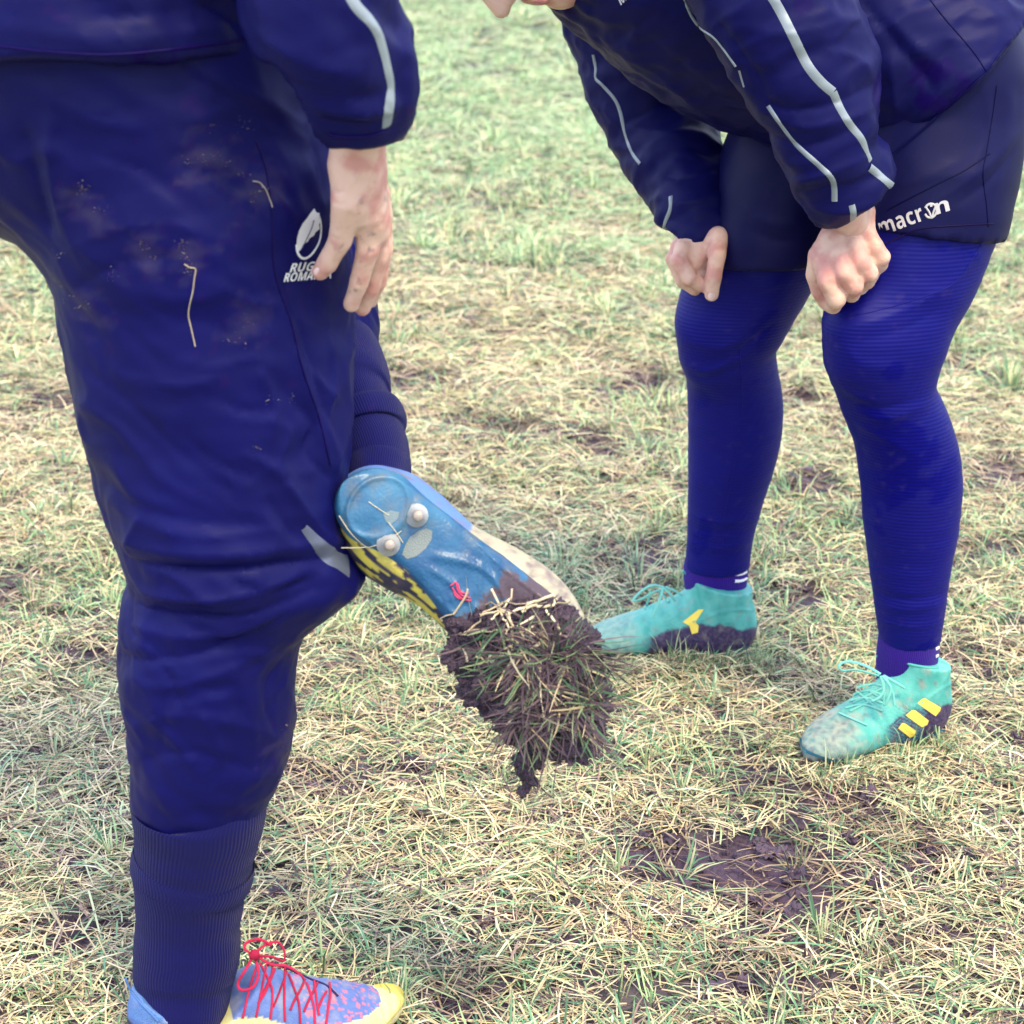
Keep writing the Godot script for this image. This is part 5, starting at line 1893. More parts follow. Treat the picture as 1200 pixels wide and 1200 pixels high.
	# long stems across the top of the clod
	for l in [[Vector2(-0.03724, -0.43716), Vector2(-0.01812, -0.42926), Vector2(0.00905, -0.42778), Vector2(0.03079, -0.42827)], [Vector2(-0.01815, -0.43419), Vector2(0.00000, -0.43123), Vector2(0.02260, -0.42336)], [Vector2(-0.00453, -0.42926), Vector2(0.00549, -0.45808), Vector2(0.01293, -0.49052)], [Vector2(-0.00181, -0.43222), Vector2(0.00091, -0.45307), Vector2(0.00367, -0.46916)], [Vector2(-0.02731, -0.44410), Vector2(-0.00455, -0.44211), Vector2(0.01820, -0.44311)], [Vector2(0.00453, -0.43123), Vector2(0.01812, -0.42926), Vector2(0.02488, -0.42582)], [Vector2(0.00000, -0.42336), Vector2(-0.01361, -0.43320), Vector2(-0.02732, -0.44559)], [Vector2(0.01813, -0.43074), Vector2(0.02500, -0.44063), Vector2(0.02916, -0.44709)], [Vector2(-0.00689, -0.47320), Vector2(0.00457, -0.45808), Vector2(0.01824, -0.45058)],
		[Vector2(-0.02347, -0.41846), Vector2(-0.02486, -0.42336), Vector2(-0.03176, -0.43419)], [Vector2(0.00546, -0.44311), Vector2(0.01837, -0.47320), Vector2(0.02779, -0.49873)], [Vector2(0.01137, -0.44063), Vector2(0.01009, -0.46815), Vector2(0.00462, -0.48847)], [Vector2(-0.02011, -0.45808), Vector2(-0.00459, -0.46815), Vector2(0.00692, -0.48847)], [Vector2(0.01835, -0.46815), Vector2(0.00831, -0.48745), Vector2(-0.00093, -0.49873)], [Vector2(-0.01083, -0.41846), Vector2(-0.00454, -0.43320), Vector2(-0.00273, -0.44410)], [Vector2(0.00000, -0.41846), Vector2(-0.00181, -0.42926), Vector2(-0.01135, -0.43617)]]:
		var c := draped_cord(mc, l, rng.randf_range(0.0009, 0.0015), 0.004, 8, 0.5)
		c.fill(STRAW[rng.randi() % 4] * rng.randf_range(0.75, 1.0))
		straw.join(c)
	# roots and blades hanging below
	for k in 150:
		var a := Vector2(rng.randf_range(0.0, 1.0), 0)
		var p: Vector3 = (Vector3(-0.0203, 0.4157, -1.755)).lerp(Vector3(0.0853, 0.4067, -1.755), a.x) + Vector3(0, rng.randf_range(-0.02, 0.03), rng.randf_range(-0.015, 0.015))
		if rng.randf() < 0.35:
			p = (Vector3(0.0065, 0.381, -1.752)).lerp(Vector3(0.023, 0.349, -1.752), rng.randf())
		var col := Color(0.06, 0.04, 0.055).lerp(Color(0.3, 0.24, 0.17), pow(rng.randf(), 2.0))
		col.a = 1.0
		bent(straw, p, Vector3(rng.randf_range(-0.7, 0.8), -1, rng.randf_range(-0.3, 0.3)).normalized(), rng.randf_range(0.012, 0.034), rng.randf_range(0.0008, 0.0018), Vector3.BACK, col)
	straw.normals()
	grass.normals()
	put("torn_straw", straw, lace_mat, root).set_meta("kind", "stuff")
	put("torn_grass", grass, lace_mat, root).set_meta("kind", "stuff")
	# thin straws lying on the clean part of the sole
	for e in [[[Vector2(-0.07462, -0.36939), Vector2(-0.06894, -0.37365), Vector2(-0.06412, -0.37698)], 0], [[Vector2(-0.08995, -0.37698), Vector2(-0.08484, -0.38557), Vector2(-0.07877, -0.39229), Vector2(-0.07172, -0.39710)], 0], [[Vector2(-0.06465, -0.38079), Vector2(-0.06118, -0.38557), Vector2(-0.05728, -0.39229)], 0], [[Vector2(-0.08959, -0.39517), Vector2(-0.07614, -0.39469), Vector2(-0.06621, -0.39132), Vector2(-0.05805, -0.38557)], 0]]:
		var c := draped_cord(ca, e[0], 0.00055, 0.0008, 8, 0.6)
		c.fill(Color(0.5, 0.46, 0.33))
		tag(put("grass_stem", c, lace_mat), ["pale straw across the top of the blue boot heel", "long curved straw along the left edge of the blue boot sole", "pale straw crossing the lower heel stud of the raised boot", "brown stem lying level beneath both heel studs of the raised boot"][stems], "grass stem", "straws stuck to the raised sole")
		stems += 1


var stems := 0

func bent(m: MD, at: Vector3, dir: Vector3, length: float, width: float, out: Vector3, col: Color) -> void:
	var d := dir
	var p := at
	var side := d.cross(out).normalized()
	var turn := side * rng.randf_range(-0.4, 0.4) - out * rng.randf_range(-0.1, 0.3)
	var first := m.v.size()
	for k in 4:
		var w := width * (1.0 - 0.25 * k * k / 3.0) * 0.5
		m.v.append(p - side * w)
		m.v.append(p + side * w)
		m.c.append(col)
		m.c.append(col)
		p += d * length / 3.0
		d = (d + turn * 0.5).normalized()
	for k in 3:
		var a := first + k * 2
		var face := (m.v[a + 2] - m.v[a]).cross(m.v[a + 1] - m.v[a])
		if face.dot(out) > 0.0:
			m.i.append_array([a, a + 1, a + 2, a + 1, a + 3, a + 2])
		else:
			m.i.append_array([a, a + 2, a + 1, a + 1, a + 2, a + 3])


# ---------------------------------------------------------------- the farther player, bent over with both fists on his thighs
const SHORTS := Color(0.0056, 0.0050, 0.045)
const TIGHTS := Color(0.0040, 0.0040, 0.128)


func build_right_player() -> void:
	build_materials()
	var root := thing("person", Vector3(0.424, 0, -2.6245))
	tag(root, "person in blue tights and teal boots bending over with both fists on knees", "person")
	right_tights(root)
	right_shorts(root)
	right_jacket(root)
	right_body(root)
	right_foot(root, Vector3(0.6045, 0, -2.5812), Vector3(0.3902, 0, -2.4779), -2.565, true)
	right_foot(root, Vector3(0.3694, 0, -2.8296), Vector3(0.0987, 0, -2.8484), -2.845, false)


func near_leg() -> Array:
	return [[Vector3(0.5379, 0.8479, -2.6), 0.1089, 0.108], [Vector3(0.5274, 0.7804, -2.585), 0.1077, 0.106], [Vector3(0.5148, 0.7135, -2.565), 0.1021, 0.102], [Vector3(0.5017, 0.659, -2.55), 0.0937, 0.096], [Vector3(0.4866, 0.6183, -2.535), 0.0869, 0.088], [Vector3(0.4776, 0.5826, -2.52), 0.0803, 0.08],
		[Vector3(0.4767, 0.5374, -2.52), 0.0704, 0.073], [Vector3(0.4847, 0.4936, -2.525), 0.0611, 0.068], [Vector3(0.508, 0.444, -2.535), 0.0634, 0.067], [Vector3(0.5242, 0.3874, -2.545), 0.0669, 0.066], [Vector3(0.5316, 0.3255, -2.55), 0.0652, 0.062], [Vector3(0.5352, 0.2625, -2.555), 0.0573, 0.056], [Vector3(0.5399, 0.1982, -2.56), 0.0492, 0.05], [Vector3(0.5444, 0.1454, -2.565), 0.0438, 0.046]]


func far_leg() -> Array:
	return [[Vector3(0.3912, 0.7782, -2.76), 0.083, 0.1], [Vector3(0.3647, 0.7019, -2.75), 0.0886, 0.095], [Vector3(0.3414, 0.6382, -2.745), 0.0882, 0.09], [Vector3(0.3213, 0.5861, -2.75), 0.0845, 0.084], [Vector3(0.3094, 0.5418, -2.755), 0.0763, 0.076], [Vector3(0.3032, 0.4973, -2.765), 0.0656, 0.07],
		[Vector3(0.3114, 0.4455, -2.78), 0.0652, 0.067], [Vector3(0.3201, 0.3837, -2.795), 0.0684, 0.066], [Vector3(0.3198, 0.3205, -2.81), 0.0649, 0.064], [Vector3(0.3139, 0.2492, -2.825), 0.0558, 0.058], [Vector3(0.3097, 0.1848, -2.835), 0.05, 0.05], [Vector3(0.3069, 0.1323, -2.84), 0.0479, 0.046]]


func right_tights(root: Node3D) -> void:
	for side in 2:
		var f := Field.new()
		f.chain(near_leg() if side == 0 else far_leg(), AWAY, 0.02, 3)
		if side == 0:
			f.chain([[Vector3(0.4254, 0.5998, -2.47), 0.0319, 0.03], [Vector3(0.4317, 0.5596, -2.475), 0.0279, 0.028]], AWAY, 0.05, 2)
			f.cut(Vector3(0.5449, 0.1301, -2.565), Vector3(0.03, -1, 0.05), 0.12)
			f.cut(Vector3(0.5363, 0.8298, -2.58), Vector3(0.4, 1, 0), 0.25)
		else:
			f.chain([[Vector3(0.2647, 0.5307, -2.72), 0.0304, 0.03], [Vector3(0.2692, 0.4913, -2.73), 0.026, 0.026]], AWAY, 0.05, 2)
			f.cut(Vector3(0.3065, 0.1268, -2.84), Vector3(0.03, -1, 0.05), 0.12)
		var md := nets(f, 0.0048)
		md.smooth(2)
		var fo: Folds
		if side == 0:
			fo = folds_on(md, [[[Vector2(0.19240, -0.42042), Vector2(0.20802, -0.42434), Vector2(0.22951, -0.42140)], -0.0037, 0.0055], [[Vector2(0.19192, -0.42729), Vector2(0.20842, -0.43024), Vector2(0.22904, -0.42729)], 0.0031, 0.0055], [[Vector2(0.19526, -0.43716), Vector2(0.21363, -0.44013), Vector2(0.22886, -0.43716)], 0.0020, 0.0044], [[Vector2(0.17473, -0.31909), Vector2(0.19250, -0.32368), Vector2(0.21459, -0.31452)], 0.0031, 0.0099], [[Vector2(0.17359, -0.31452), Vector2(0.18777, -0.31818), Vector2(0.20922, -0.31270)], -0.0027, 0.0066],
				[[Vector2(0.17965, -0.32828), Vector2(0.19778, -0.33753), Vector2(0.21162, -0.34683)], 0.0024, 0.0088], [[Vector2(0.16411, -0.30089), Vector2(0.17425, -0.31087), Vector2(0.18754, -0.31452)], 0.0027, 0.0088], [[Vector2(0.16576, -0.27621), Vector2(0.18907, -0.27044), Vector2(0.21793, -0.25414), Vector2(0.23345, -0.23455)], 0.0031, 0.0110], [[Vector2(0.17261, -0.28290), Vector2(0.19805, -0.27621), Vector2(0.22106, -0.26161)], -0.0020, 0.0088], [[Vector2(0.16614, -0.28290), Vector2(0.17760, -0.29412), Vector2(0.19507, -0.29637)], 0.0027, 0.0132]])
		else:
			fo = folds_on(md, [[[Vector2(0.09170, -0.37603), Vector2(0.10700, -0.38079), Vector2(0.12650, -0.37793)], 0.0027, 0.0066], [[Vector2(0.09190, -0.38270), Vector2(0.10720, -0.38653), Vector2(0.12499, -0.38461)], -0.0024, 0.0055], [[Vector2(0.09171, -0.39132), Vector2(0.10751, -0.39517), Vector2(0.12531, -0.39229)], 0.0027, 0.0055], [[Vector2(0.08927, -0.29547), Vector2(0.09976, -0.29818), Vector2(0.11683, -0.29097)], 0.0037, 0.0077], [[Vector2(0.08941, -0.29998), Vector2(0.10079, -0.30270), Vector2(0.11618, -0.29637)], -0.0024, 0.0066],
				[[Vector2(0.09148, -0.28290), Vector2(0.10369, -0.28648), Vector2(0.11644, -0.28112)], 0.0034, 0.0110], [[Vector2(0.11687, -0.29187), Vector2(0.11655, -0.32828), Vector2(0.11091, -0.36560)], 0.0014, 0.0044], [[Vector2(0.10627, -0.23888), Vector2(0.12383, -0.25195), Vector2(0.14091, -0.25195)], 0.0031, 0.0099], [[Vector2(0.13122, -0.27399), Vector2(0.12083, -0.28290), Vector2(0.11254, -0.29187)], -0.0027, 0.0077]])
		md.displace(func(p: Vector3, n: Vector3) -> float:
			var calf := smoothstep(0.62, 0.5, p.y)
			return fo.at(p) + 0.0012 * wrinkle_a.get_noise_3dv(p * Vector3(1, 2.2, 1)) + 0.0005 * wrinkle_b.get_noise_3dv(p * Vector3(1, 2.5, 1)))
		md.paint(func(p: Vector3, n: Vector3) -> Color:
			var c := TIGHTS * (1.0 + 0.12 * cloth_tone.get_noise_3dv(p))
			var d := clampf((dirt.get_noise_3dv(p * 1.6) - 0.32) * 2.0, 0.0, 1.0) * 0.12
			c = c.lerp(Color(0.16, 0.13, 0.16), d)
			c.a = 1.0
			return c)
		var o := put("tights_leg", md, stretch, root)
		var ca := Caster.new(md)
		var seam := draped_cord(ca, [Vector2(0.11479, -0.28290), Vector2(0.11776, -0.31452), Vector2(0.11551, -0.34683), Vector2(0.11125, -0.37508), Vector2(0.11042, -0.40145)] if side == 1 else [Vector2(0.23327, -0.23239), Vector2(0.22204, -0.25195), Vector2(0.20135, -0.26161), Vector2(0.18031, -0.26779), Vector2(0.16758, -0.27044)], 0.0007, 0.0, 8)
		seam.fill(TIGHTS * 1.1)
		put("seam", seam, stretch, o)


func right_shorts(root: Node3D) -> void:
	var f := Field.new()
	f.chain([[Vector3(0.5389, 0.9111, -2.68), 0.1232, 0.12], [Vector3(0.5381, 0.8724, -2.72), 0.1121, 0.12]], AWAY, 0.05, 1)
	f.chain([[Vector3(0.5393, 0.8837, -2.61), 0.112, 0.118], [Vector3(0.5377, 0.8274, -2.6), 0.112, 0.116], [Vector3(0.5266, 0.7705, -2.58), 0.1135, 0.117], [Vector3(0.5155, 0.7042, -2.565), 0.1089, 0.112], [Vector3(0.5065, 0.6494, -2.555), 0.1019, 0.1]], AWAY, 0.04, 2)
	f.chain([[Vector3(0.3943, 0.7974, -2.765), 0.0915, 0.118], [Vector3(0.3724, 0.7351, -2.75), 0.0958, 0.116], [Vector3(0.3573, 0.6772, -2.742), 0.0978, 0.112], [Vector3(0.3404, 0.6279, -2.738), 0.0975, 0.108], [Vector3(0.3253, 0.5844, -2.738), 0.0925, 0.102]], AWAY, 0.04, 2)
	f.cut(Vector3(0.5363, 0.7036, -2.56), Vector3(-0.12, -0.98, 0.1), 0.15)
	f.cut(Vector3(0.3445, 0.6203, -2.745), Vector3(0.0, -1, 0.1), 0.15)
	var md := nets(f, 0.005)
	md.smooth(1)
	var flow := Vector3(0.85, 0.5, 0.0).normalized()
	var fo := folds_on(md, [[[Vector2(0.24738, -0.17525), Vector2(0.23036, -0.19615), Vector2(0.20644, -0.21309)], 0.0025, 0.012], [[Vector2(0.24602, -0.18358), Vector2(0.23489, -0.20037), Vector2(0.21908, -0.21309)], -0.003, 0.009], [[Vector2(0.22669, -0.15058), Vector2(0.23283, -0.17525), Vector2(0.22617, -0.19615)], 0.002, 0.010], [[Vector2(0.11375, -0.21309), Vector2(0.12677, -0.22164), Vector2(0.14371, -0.22249)], 0.003, 0.010], [[Vector2(0.11412, -0.22249), Vector2(0.12926, -0.23023), Vector2(0.14834, -0.23023)], -0.003, 0.009], [[Vector2(0.18483, -0.20460), Vector2(0.20133, -0.20037), Vector2(0.21747, -0.19195)], 0.002, 0.012]])
	md.displace(func(p: Vector3, n: Vector3) -> float: return crumple(p, flow, 1.2, 0.0032) + fo.at(p))
	md.paint(func(p: Vector3, n: Vector3) -> Color:
		var c := SHORTS * (1.0 + 0.15 * cloth_tone.get_noise_3dv(p))
		c.a = 1.0
		return c)
	var o := put("shorts", md, nylon, root)
	var ca := Caster.new(md)
	for l in [[Vector2(0.23445, -0.15466), Vector2(0.23381, -0.16698), Vector2(0.23219, -0.18775), Vector2(0.23136, -0.19826), Vector2(0.23425, -0.21309), Vector2(0.23600, -0.22421)], [Vector2(0.23386, -0.18775), Vector2(0.22198, -0.19615), Vector2(0.20988, -0.20248), Vector2(0.18554, -0.21565)]]:
		var seam := draped_cord(ca, l, 0.0009, 0.0, 8)
		seam.fill(SHORTS * 0.6)
		put("seam", seam, nylon, o)
	var hem := draped_cord(ca, [Vector2(0.23839, -0.22249), Vector2(0.22409, -0.22335), Vector2(0.20307, -0.22507), Vector2(0.18908, -0.23109), Vector2(0.17423, -0.23801)], 0.0011, 0.0, 8)
	hem.fill(SHORTS * 0.75)
	put("hem", hem, nylon, o)
	var base := Vector2(0.18383, -0.22851)
	var w := draped_text(ca, "macr", base, Vector2(0.20425, -0.22078) - base, Vector2(0.18132, -0.22228) - base, 0.001)
	var w2 := draped_text(ca, "n", Vector2(0.20996, -0.21800), Vector2(0.21634, -0.21586) - Vector2(0.20996, -0.21800), Vector2(0.20829, -0.21245) - Vector2(0.20996, -0.21800), 0.001)
	w.join(w2)
	# the letter o as a ring with a raised-arms figure in it
	var ring := []
	for k in 13:
		var an := -PI * 0.18 + TAU * 0.86 * k / 12.0
		ring.append(Vector2(0.20687, -0.21608) + Vector2(sin(an - 0.6) * 7.0, cos(an - 0.6) * 8.2) / 2400.0 * 1.02)
	w.join(draped_strip(ca, ring, 0.0028, 0.001, 4))
	w.join(draped_strip(ca, [Vector2(0.20443, -0.21437), Vector2(0.20629, -0.21693), Vector2(0.20756, -0.21992)], 0.0024, 0.0012, 4))
	w.join(draped_strip(ca, [Vector2(0.20939, -0.21309), Vector2(0.20837, -0.21650), Vector2(0.20756, -0.21992)], 0.0024, 0.0012, 4))
	w.join(draped_poly(ca, [Vector2(0.20599, -0.21266), Vector2(0.20680, -0.21224), Vector2(0.20769, -0.21288), Vector2(0.20756, -0.21394), Vector2(0.20652, -0.21416)], 0, 0.0012))
	w.fill(Color(0.45, 0.43, 0.44))
	put("printed_word", w, print_mat, o)


func right_jacket(root: Node3D) -> void:
	var f := Field.new()
	# trunk, bent forward
	f.chain([[Vector3(0.5768, 0.8575, -2.62), 0.1258, 0.152], [Vector3(0.5446, 0.8938, -2.635), 0.1367, 0.165], [Vector3(0.468, 0.9353, -2.66), 0.1589, 0.165], [Vector3(0.389, 0.9658, -2.69), 0.1797, 0.165], [Vector3(0.2942, 1.0063, -2.69), 0.1853, 0.17], [Vector3(0.2057, 1.0568, -2.69), 0.171, 0.17], [Vector3(0.1232, 1.1063, -2.68), 0.1286, 0.15], [Vector3(0.0692, 1.1223, -2.67), 0.0873, 0.09]], AWAY, 0.03, 2)
	f.chain([[Vector3(0.1075, 1.0303, -2.66), 0.0666, 0.07], [Vector3(0.0769, 1.0478, -2.65), 0.0641, 0.065], [Vector3(0.051, 1.0631, -2.64), 0.0595, 0.06]], AWAY, 0.04, 2)
	# near sleeve
	f.chain([[Vector3(0.247, 1.1153, -2.47), 0.0909, 0.08], [Vector3(0.2782, 1.0425, -2.43), 0.0855, 0.074], [Vector3(0.2991, 1.0064, -2.41), 0.0814, 0.07], [Vector3(0.3254, 0.9615, -2.4), 0.0805, 0.067], [Vector3(0.3504, 0.9162, -2.4), 0.0799, 0.064], [Vector3(0.3621, 0.8723, -2.4), 0.0681, 0.06], [Vector3(0.3724, 0.8345, -2.405), 0.0561, 0.056], [Vector3(0.3949, 0.8002, -2.415), 0.057, 0.052], [Vector3(0.4036, 0.7869, -2.42), 0.0518, 0.048], [Vector3(0.4046, 0.7611, -2.43), 0.0461, 0.042], [Vector3(0.407, 0.737, -2.44), 0.0377, 0.036], [Vector3(0.4086, 0.7138, -2.445), 0.0332, 0.03]], AWAY, 0.012, 2)
	# far sleeve
	f.chain([[Vector3(0.1638, 1.0189, -2.9), 0.0936, 0.075], [Vector3(0.1476, 0.9309, -2.87), 0.0749, 0.07], [Vector3(0.1644, 0.8804, -2.86), 0.0705, 0.066], [Vector3(0.1807, 0.8354, -2.85), 0.0724, 0.064], [Vector3(0.2018, 0.7902, -2.84), 0.072, 0.06], [Vector3(0.226, 0.7474, -2.785), 0.0629, 0.056], [Vector3(0.2431, 0.7121, -2.74), 0.0542, 0.05], [Vector3(0.2457, 0.6885, -2.72), 0.0528, 0.045], [Vector3(0.2504, 0.6674, -2.7), 0.0446, 0.036], [Vector3(0.2518, 0.6452, -2.695), 0.0389, 0.03]], AWAY, 0.012, 2)
	f.cut(Vector3(0.5256, 0.8769, -2.5), Vector3(0.69, -0.72, 0.0), 0.26)
	f.cut(Vector3(0.4014, 0.7402, -2.435), Vector3(-0.15, -1, 0.0), 0.07)
	f.cut(Vector3(0.246, 0.6615, -2.7), Vector3(-0.28, -1, 0.0), 0.075)
	var md := nets(f, 0.0048)
	md.smooth(1)
	var flow := Vector3(0.85, 0.35, 0.0).normalized()
	var fo := folds_on(md, [
		[[Vector2(0.11557, -0.15466), Vector2(0.13262, -0.16616), Vector2(0.15730, -0.16286), Vector2(0.17656, -0.15303)], -0.005, 0.010], [[Vector2(0.11798, -0.16286), Vector2(0.13716, -0.17442), Vector2(0.16191, -0.17111), Vector2(0.17645, -0.16451)], 0.005, 0.012], [[Vector2(0.12700, -0.17941), Vector2(0.14595, -0.18358), Vector2(0.16631, -0.17525)], -0.004, 0.009], [[Vector2(0.13842, -0.20037), Vector2(0.15497, -0.19615), Vector2(0.17539, -0.18775)], 0.005, 0.011], [[Vector2(0.14286, -0.20544), Vector2(0.16163, -0.20290), Vector2(0.18439, -0.19784)], -0.004, 0.008], [[Vector2(0.14746, -0.21309), Vector2(0.16441, -0.21479), Vector2(0.18342, -0.20884)], 0.003, 0.007],
		[[Vector2(0.11033, -0.12633), Vector2(0.13504, -0.13034), Vector2(0.16321, -0.12232)], 0.004, 0.014], [[Vector2(0.09793, -0.12232), Vector2(0.11080, -0.13840), Vector2(0.12401, -0.15875)], -0.004, 0.011], [[Vector2(0.14774, -0.13840), Vector2(0.16429, -0.14083), Vector2(0.17749, -0.15466)], 0.004, 0.010],
		[[Vector2(0.07120, -0.19615), Vector2(0.08389, -0.20037), Vector2(0.10465, -0.19447)], -0.0045, 0.010], [[Vector2(0.06936, -0.20671), Vector2(0.08426, -0.21309), Vector2(0.10593, -0.20671)], 0.0045, 0.010], [[Vector2(0.07389, -0.21949), Vector2(0.08876, -0.22249), Vector2(0.10626, -0.21565)], -0.003, 0.008], [[Vector2(0.04140, -0.16286), Vector2(0.05821, -0.17525), Vector2(0.08328, -0.17941)], 0.004, 0.012], [[Vector2(0.04781, -0.17525), Vector2(0.06682, -0.18775), Vector2(0.09195, -0.19027)], -0.003, 0.011],
		[[Vector2(0.17953, -0.12232), Vector2(0.19698, -0.13840), Vector2(0.21432, -0.15058)], 0.004, 0.012], [[Vector2(0.16681, -0.11436), Vector2(0.18440, -0.13436), Vector2(0.20668, -0.15875)], -0.005, 0.012], [[Vector2(0.19125, -0.17525), Vector2(0.20668, -0.15875), Vector2(0.22636, -0.14651)], 0.003, 0.010], [[Vector2(0.18421, -0.16286), Vector2(0.19784, -0.15058), Vector2(0.21309, -0.13436)], -0.004, 0.012], [[Vector2(0.18348, -0.18358), Vector2(0.18628, -0.16286), Vector2(0.18057, -0.13840)], 0.005, 0.016], [[Vector2(0.04092, -0.13034), Vector2(0.07419, -0.15058), Vector2(0.10394, -0.17525)], 0.004, 0.02], [[Vector2(0.06547, -0.13034), Vector2(0.09493, -0.15466), Vector2(0.11642, -0.17525)], -0.004, 0.02],
	])
	md.displace(func(p: Vector3, n: Vector3) -> float: return crumple(p, flow, 1.05, 0.0068) + crumple(p * 2.2, flow, 1.0, 0.0034) + fo.at(p))
	md.paint(func(p: Vector3, n: Vector3) -> Color: return navy(p, NAVY * 0.85, 0.015))
	var o := put("jacket", md, nylon, root)
	var ca := Caster.new(md)
	for e in [[[Vector2(0.12188, -0.11039), Vector2(0.12535, -0.11515), Vector2(0.12975, -0.12232), Vector2(0.13511, -0.13195), Vector2(0.14232, -0.14488), Vector2(0.14933, -0.15303), Vector2(0.15538, -0.15793)], 0.0125, 0.0125], [[Vector2(0.15538, -0.15793), Vector2(0.15910, -0.16533), Vector2(0.16455, -0.17360), Vector2(0.17082, -0.18107), Vector2(0.17560, -0.19111)], 0.011, 0.009], [[Vector2(0.17539, -0.19447), Vector2(0.18023, -0.19826), Vector2(0.18687, -0.20375)], 0.0105, 0.0105],
		[[Vector2(0.08130, -0.11197), Vector2(0.08393, -0.11833), Vector2(0.08653, -0.12312), Vector2(0.09076, -0.12793), Vector2(0.09663, -0.13195), Vector2(0.10174, -0.13759), Vector2(0.10780, -0.14569)], 0.0035, 0.0045], [[Vector2(0.10951, -0.14732), Vector2(0.11230, -0.15548)], 0.004, 0.003], [[Vector2(0.12426, -0.16451), Vector2(0.12957, -0.17194), Vector2(0.13753, -0.18191), Vector2(0.14365, -0.18775), Vector2(0.15153, -0.19447), Vector2(0.15776, -0.20121), Vector2(0.15916, -0.21139)], 0.006, 0.008], [[Vector2(0.16768, -0.21309), Vector2(0.16877, -0.21736), Vector2(0.16870, -0.22335)], 0.0085, 0.009],
		[[Vector2(0.03901, -0.14002), Vector2(0.04033, -0.14651), Vector2(0.04040, -0.15139), Vector2(0.04375, -0.15466), Vector2(0.04965, -0.16122), Vector2(0.05266, -0.16781), Vector2(0.05493, -0.17775), Vector2(0.05845, -0.18692), Vector2(0.06275, -0.19279)], 0.0055, 0.006], [[Vector2(0.07825, -0.20884), Vector2(0.07801, -0.21565), Vector2(0.07566, -0.22249), Vector2(0.07539, -0.22851)], 0.007, 0.006]]:
		var st := draped_strip(ca, e[0], float(e[1]) * 0.88, 0.0012, 8, float(e[2]) * 0.88)
		st.fill(Color(0.21, 0.25, 0.28))
		put("reflective_stripe", st, tape, o)
	for l in [[Vector2(0.24000, -0.13275), Vector2(0.23412, -0.14083), Vector2(0.22862, -0.14895), Vector2(0.21513, -0.16122), Vector2(0.19963, -0.17608), Vector2(0.18385, -0.18943)]]:
		var c := draped_cord(ca, l, 0.0013, 0.0, 8)
		c.fill(NAVY * 0.6)
		put("hem", c, nylon, o)
	var panel := draped_cord(ca, [Vector2(0.19936, -0.11436), Vector2(0.20824, -0.12432), Vector2(0.22160, -0.13840), Vector2(0.22896, -0.14813)], 0.001, 0.0, 8)
	panel.fill(NAVY * 0.6)
	put("seam", panel, nylon, o)
	var zip := draped_text(ca, "M", Vector2(0.05212, -0.11674), Vector2(0.05492, -0.11396) - Vector2(0.05212, -0.11674), Vector2(0.05085, -0.11396) - Vector2(0.05212, -0.11674), 0.001)
	zip.fill(Color(0.6, 0.6, 0.65))
	put("printed_letter", zip, print_mat, o)


